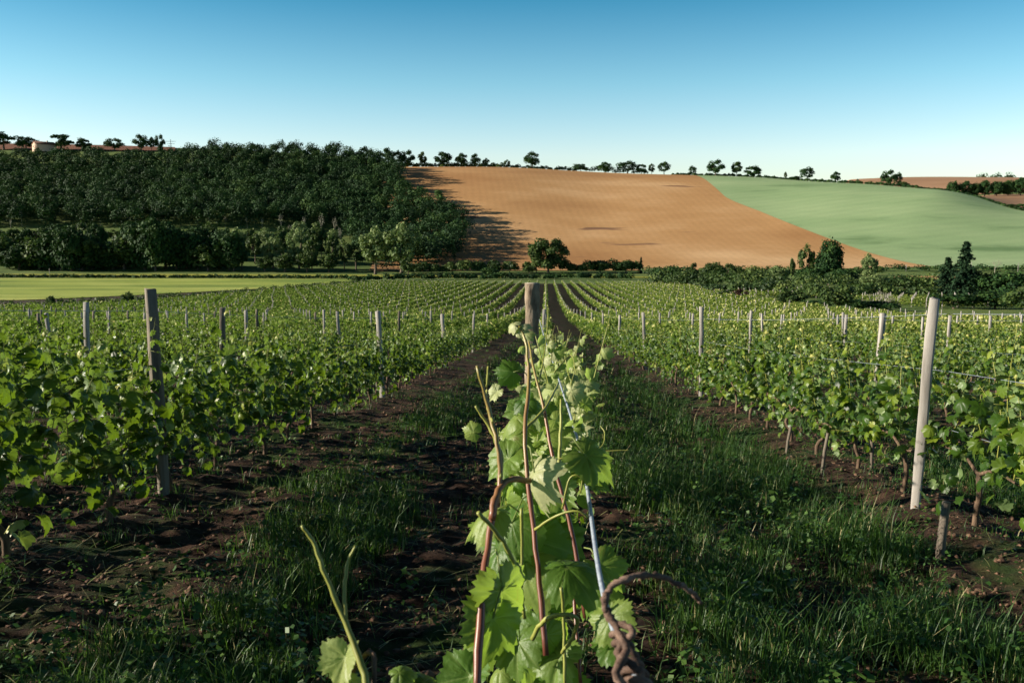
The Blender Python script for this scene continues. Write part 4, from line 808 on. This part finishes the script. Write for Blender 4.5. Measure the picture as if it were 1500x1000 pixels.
LP, LB, LN, LS, LR = [], [], [], [], []; SC = False
def hl(px, py, D, size, ang, tone, nrm=(-.45, -.55, .6)):
    a = R(ang); LP.append(hp(px, py, D)); LB.append(RT * math.cos(a) + UP * math.sin(a)); LN.append(unit(np.array(nrm) + 1e-6)); LS.append(size * (.78 if size > .03 and not SC else 1)); LR.append(tone)
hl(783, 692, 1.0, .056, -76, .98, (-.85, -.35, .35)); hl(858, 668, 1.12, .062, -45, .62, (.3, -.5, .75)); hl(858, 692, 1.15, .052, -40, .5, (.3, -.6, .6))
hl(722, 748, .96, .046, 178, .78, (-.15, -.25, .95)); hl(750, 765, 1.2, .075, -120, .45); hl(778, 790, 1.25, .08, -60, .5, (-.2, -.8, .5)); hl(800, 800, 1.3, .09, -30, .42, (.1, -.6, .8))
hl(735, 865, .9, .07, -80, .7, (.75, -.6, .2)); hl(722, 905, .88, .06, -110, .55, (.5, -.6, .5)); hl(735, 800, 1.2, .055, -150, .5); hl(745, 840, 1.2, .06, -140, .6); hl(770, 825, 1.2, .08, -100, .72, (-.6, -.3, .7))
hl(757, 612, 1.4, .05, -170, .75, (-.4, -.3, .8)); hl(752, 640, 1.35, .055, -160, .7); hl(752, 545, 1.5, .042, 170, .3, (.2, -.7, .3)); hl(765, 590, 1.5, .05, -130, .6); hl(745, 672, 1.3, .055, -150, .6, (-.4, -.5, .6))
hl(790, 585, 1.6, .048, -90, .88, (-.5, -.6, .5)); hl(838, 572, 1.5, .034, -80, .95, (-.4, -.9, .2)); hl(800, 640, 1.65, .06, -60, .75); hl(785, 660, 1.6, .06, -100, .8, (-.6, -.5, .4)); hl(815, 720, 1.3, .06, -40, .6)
hl(880, 830, 1.1, .05, -50, .6, (.2, -.7, .6)); hl(870, 860, 1.15, .06, -70, .55); hl(895, 905, 1.0, .05, -60, .7, (-.5, -.6, .5)); 
for k in range(26):      # thin silvery shoots standing up along the wire towards the log post
    D = rng.uniform(2.0, 6.6); x = rng.uniform(.02, .13); b = np.array([x, D, -1.35 - .11 * D + .95]); t = b + [rng.normal() * .06, rng.normal() * .06, rng.uniform(.15, .42)]; Pth = curve([b - z1, (b + t) / 2 + [rng.normal() * .02, 0, 0] - z1, t - z1], 8)
    A = Acc(); A.tube(Pth, np.linspace(.003, .0012, 8), 5); hchild('shoot', A, M['shoot'])
    for q in range(12): u = rng.random(); p_ = Pth[int(u * 7)]; LP.append(p_ + rng.normal(size=3) * .02); LB.append(rng.normal(size=3) + [0, 0, -.3]); LN.append(unit(rng.normal(size=3) * .6 + [-.5, -.5, .4])); LS.append(rng.uniform(.02, .05) * (1.3 - .7 * u)); LR.append(rng.uniform(.75, 1))
hl(850, 850, 1.2, .055, -20, .5, (0, -.5, .85)); hl(900, 940, 1.0, .045, -60, .5)
hl(800, 930, 1.1, .06, -100, .5, (.2, -.8, .3)); hl(760, 940, 1.05, .06, -80, .55); hl(820, 960, 1.1, .06, -90, .6); hl(700, 930, 1.05, .05, -130, .6); hl(690, 990, 1.0, .06, -100, .5); hl(830, 830, 1.05, .07, 0, .5, (0, -.35, .95))
hl(758, 484, 1.25, .016, 60, .95); hl(765, 478, 1.25, .014, 120, 1.0); hl(752, 476, 1.25, .014, 150, .98); hl(770, 490, 1.3, .014, 0, .9)
hl(506, 962, .70, .034, -100, .85, (-.5, -.8, .35)); hl(500, 985, .70, .03, -170, .85, (-.5, -.8, .3)); hl(585, 985, .85, .02, 30, .6, (0, -.4, .9)); hl(620, 1000, .85, .035, 10, .2, (.3, -.5, .8))
def halfw(py): return float(np.interp(py, [470, 540, 620, 720, 850, 1000], [8, 16, 32, 58, 70, 76]))
SC = True
for k in range(165):
    py = rng.uniform(540, 1010); D = rng.uniform(1.25, 1.95); py = max(py, float(np.interp(D, [1.2, 2], [590, 560]))); px = 786 + rng.normal() * halfw(py) * .42 * 1.3 / D; D = max(D, float(np.interp(py, [560, 660, 760], [2.45, 1.5, 1.2]))) if px > 770 + (py - 560) * .3 else D
    hl(px, py, D, rng.uniform(.02, .05) * (.7 if py < 680 else 1), rng.uniform(-180, 0), float(np.clip(rng.normal(.48, .28), 0, 1)), (rng.normal() * .75 - .2, -.4 + rng.normal() * .5, .5 + rng.normal() * .45))
for k in range(130):     # young leaves and flower tips along the top
    D = rng.uniform(1.4, 3.2); x = rng.normal() * .05 + .0; zt = -.3 - .066 * D + rng.uniform(-.12, .10); P_ = np.array([x, D, zt]) - z1
    LP.append(P_); LB.append(rng.normal(size=3) + [0, 0, -.2]); LN.append(unit(rng.normal(size=3) * .6 + [-.4, -.5, .5])); LS.append(rng.uniform(.010, .03)); LR.append(rng.uniform(.7, 1))
A = Acc()
for p, b, q_ in zip(LP[:24], LB[:60], LS[:60]): A.tube([p, p - np.array(b) * q_ * .5 + [0, .01, .005], p - np.array(b) * q_ * .8 + [0, .03, -.01]], .0011, 4, r=.85)
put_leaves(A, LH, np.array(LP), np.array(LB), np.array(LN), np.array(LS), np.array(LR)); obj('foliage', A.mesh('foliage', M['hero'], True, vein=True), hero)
A = Acc(); wp = [W(948, 1030, .52), W(935, 1000, .55), W(882, 860, .74), W(850, 660, 1.37), W(820, 560, 2.36)]; pe = W(790, 468, 6.15); wp += [wp[-1] + (pe - wp[-1]) * .5 + [0, 0, -.01], pe]
A.tube(curve(wp, 60), .0024, 8); tag(obj('trellis_wire', A.mesh('trellis_wire', M['wire'], True)), 'blue grey wire running from the foreground to the log post', 'wire')
A = Acc()                # dried tendril
tp = [(918, 1030, .54), (905, 985, .545), (915, 945, .56), (893, 905, .575), (886, 880, .58), (896, 858, .585), (925, 845, .59), (960, 843, .60), (992, 852, .61), (1015, 868, .62), (1027, 882, .625)]
P = curve([W(*p) for p in tp], 60); fr = np.linspace(0, 1, 60); A.tube(P + .0007 * rng.normal(size=P.shape), .0032 * (1 - .45 * fr) * (1 + .16 * rng.normal(size=60)), 9)
P2 = curve([W(*p) for p in [(935, 1030, .545), (938, 985, .55), (905, 955, .56), (928, 925, .565), (897, 905, .575), (884, 882, .578), (893, 862, .585)]], 50); A.tube(P2 + .0005 * rng.normal(size=P2.shape), np.linspace(.0030, .0018, 50) * (1 + .15 * rng.normal(size=50)), 8)
for k in range(5):       # coils round the wire
    u = np.linspace(0, 2.4 * math.pi, 26); c0, c1 = W(936, 1005, .548), W(905, 925, .62); c = c0 + (c1 - c0) * (k / 5 + .2 * u[:, None] / 7.5); rr = .0075 - .0006 * k
    A.tube(c + rr * (np.cos(u + k)[:, None] * RT + np.sin(u + k)[:, None] * (UP * .6 - FW * .6)), .0026, 7)
tag(obj('dry_tendril', A.mesh('dry_tendril', M['dry'], True)), 'dried brown tendril coiled round the foreground wire with a curved loose end', 'tendril')

# ------------------------------------------------------------------ grass, weeds, clods
def rowdist(x): return np.abs(((x - X0) / ROW + .5) % 1 - .5) * ROW
def grassmask(x, y):
    u = rowdist(x); n = vnoise(x * .9 + 7, y * .7, 11); n2 = vnoise(x * 3.1, y * 3.1, 12)
    right = (x > 0); base = np.where(right, np.exp(-((u - .95) / .5) ** 2), .95 * np.exp(-((u - 1.2) / .34) ** 2))
    return np.clip(base * 1.1 + (n - .5) * 1.0 + (n2 - .5) * .7 * 1.5 - .36 + np.where((x > 0) & (x < 1.9), .18, .06), 0.07, 1)
def blades(n, y0, y1, xm, hr, w, pw=1.6, seed=0):
    nc = n // 16; y = y0 + (y1 - y0) * rng.random(nc) ** pw; half = np.minimum(y * .66 + .5, xm); x = rng.uniform(-1, 1, nc) * half; m = grassmask(x, y); k = rng.random(nc) < m; x, y = x[k], y[k]
    ct = np.repeat(rng.normal(0, .16, len(x)), 16); ch = np.repeat(rng.uniform(.35, 1.15, len(x)), 16); sp = np.repeat(rng.uniform(.015, .07, len(x)), 16) * (1 + w * 150); x = np.repeat(x, 16) + sp * rng.normal(size=len(ct)); y = np.repeat(y, 16) + sp * rng.normal(size=len(ct)); m = grassmask(x, y); n = len(x)
    z = G(x, y) - .01; h = rng.uniform(*hr, n) * (.35 + .8 * m) * (.35 + 1.3 * vnoise(x * 1.6, y * 1.6, 21)) * ch; a = rng.uniform(0, 2 * math.pi, n); bend = rng.uniform(.1, .9, n) * h; ww = w * rng.uniform(.6, 1.5, n)
    P = np.column_stack([x, y, z]); S_ = np.column_stack([np.cos(a), np.sin(a), 0 * a]); D_ = np.column_stack([-np.sin(a), np.cos(a), 0 * a]); H_ = np.array([0, 0, 1.0])
    v0 = P - S_ * ww[:, None]; v1 = P + S_ * ww[:, None]; mid = P + D_ * (bend * .3)[:, None] + H_ * (h * .6)[:, None]; v2 = mid + S_ * (ww * .75)[:, None]; v3 = mid - S_ * (ww * .75)[:, None]; v4 = P + D_ * bend[:, None] + H_ * (h * .95)[:, None]
    V = np.stack([v0, v1, v2, v3, v4], 1).reshape(-1, 3); b = (np.arange(n) * 5)[:, None]; r = np.clip(rng.normal(.42, .15, n) + ct + (rng.random(n) < .07) * .6, 0, 1)
    return V, b + [0, 1, 2, 3], b + [3, 2, 4], r
A = Acc()
for args in ((150000, 2.5, 9, 7, (.06, .30), .0022, 1.0), (120000, 9, 20, 14, (.06, .28), .0035, 1.0), (90000, 20, 60, 40, (.08, .25), .009, 1.2)):
    V, Q, T_, r = blades(*args); k = A.n; A.V.append(V); A.n += len(V); A.Q.append(Q + k); A.T.append(T_ + k); A.rq.append(r); A.rt.append(r); A.ve.append(np.zeros(len(V)))
o = obj('grass', A.mesh('grass', M['grass'])); tag(o, 'green grass tufts growing between the vine rows', 'grass', kind='stuff')
# broad leaved weeds
A = Acc(); n = 3200; y = 2.6 + 17 * rng.random(n) ** 1.2; x = rng.uniform(-1, 1, n) * np.minimum(y * .62 + .5, 9); k = rng.random(n) < np.clip(grassmask(x, y) * 1.3, .06, 1); x, y = x[k], y[k]; n = len(x); per = 34
hc = rng.uniform(.05, .30, n) ** 1.0; c = np.repeat(np.column_stack([x, y, G(x, y)]), per, 0); hh = np.repeat(hc, per); u = rng.random(n * per); aa = rng.uniform(0, 6.28, n * per); rad = (.02 + .07 * rng.random(n * per)) * (1.2 - .6 * u)
C = c + np.column_stack([np.cos(aa) * rad, np.sin(aa) * rad, hh * u]); Nn = unit(np.column_stack([np.cos(aa) * .4, np.sin(aa) * .4, np.ones(n * per)]) + .35 * rng.normal(size=(n * per, 3)))
V, Q, r = quads(C, Nn, np.repeat(rng.uniform(.010, .028, n), per) * (.7 + .6 * rng.random(n * per)), np.clip(np.repeat(rng.normal(.55, .15, n), per) + .1 * rng.normal(size=n * per), 0, .84)); A.add(V, Q, None, r)
o = obj('weeds', A.mesh('weeds', M['grass'])); tag(o, 'low broad leaved weeds among the grass between the rows', 'weeds', kind='stuff')
# clods
th = np.arange(6) * math.pi / 3; base = np.array([(0, 0, 1)] + [(math.cos(t) * .8, math.sin(t) * .8, .5) for t in th] + [(math.cos(t + .5), math.sin(t + .5), -.2) for t in th] + [(0, 0, -.6)])
kk = np.arange(6); k2 = (kk + 1) % 6; tf = np.vstack([np.stack([0 * kk, 1 + kk, 1 + k2], -1), np.stack([1 + kk, 7 + kk, 1 + k2], -1), np.stack([1 + k2, 7 + kk, 7 + k2], -1), np.stack([7 + kk, 13 + 0 * kk, 7 + k2], -1)])
n = 60000; y = 2.5 + 20 * rng.random(n) ** 1.3; x = rng.uniform(-1, 1, n) * np.minimum(y * .62 + .5, 10); k = rng.random(n) < (1.05 - grassmask(x, y)); x, y = x[k], y[k]; n = len(x); s = .0025 + .020 * rng.random(n) ** 7
V = base[None] * s[:, None, None] * (1 + .5 * rng.normal(size=(n, 14, 3))) * [1, 1, .75] + np.column_stack([x, y, G(x, y) + s * .2])[:, None]; o = obj('soil_clods', mesh('soil_clods', V.reshape(-1, 3), (tf[None] + (np.arange(n) * 14)[:, None, None]).reshape(-1, 3), M['clod'])); tag(o, 'reddish soil clods and small stones under the vines', 'soil', kind='stuff')

# dry straw lying about
n = 9000; y = 2.5 + 14 * rng.random(n) ** 1.2; x = rng.uniform(-1, 1, n) * np.minimum(y * .62 + .5, 9); a = rng.uniform(0, 6.28, n); L = rng.uniform(.02, .11, n); w_ = .0012 + .0012 * rng.random(n)
d = np.column_stack([np.cos(a), np.sin(a), rng.normal(size=n) * .25]) * L[:, None]; q = np.column_stack([-np.sin(a), np.cos(a), 0 * a]) * w_[:, None]; P = np.column_stack([x, y, G(x, y) + .012])
V = np.stack([P - d - q, P - d + q, P + q * 1.1 + [0, 0, .006], P - q * 1.1 + [0, 0, .006], P + d], 1).reshape(-1, 3); b = (np.arange(n) * 5)[:, None]
o = obj('dry_straw', mesh('dry_straw', V, [b + [0, 1, 2, 3], b + [3, 2, 4]], M['grass'], np.tile(rng.uniform(.8, 1, n), 2))); tag(o, 'dry straw stalks strewn over the dark soil between the rows', 'straw', kind='stuff')
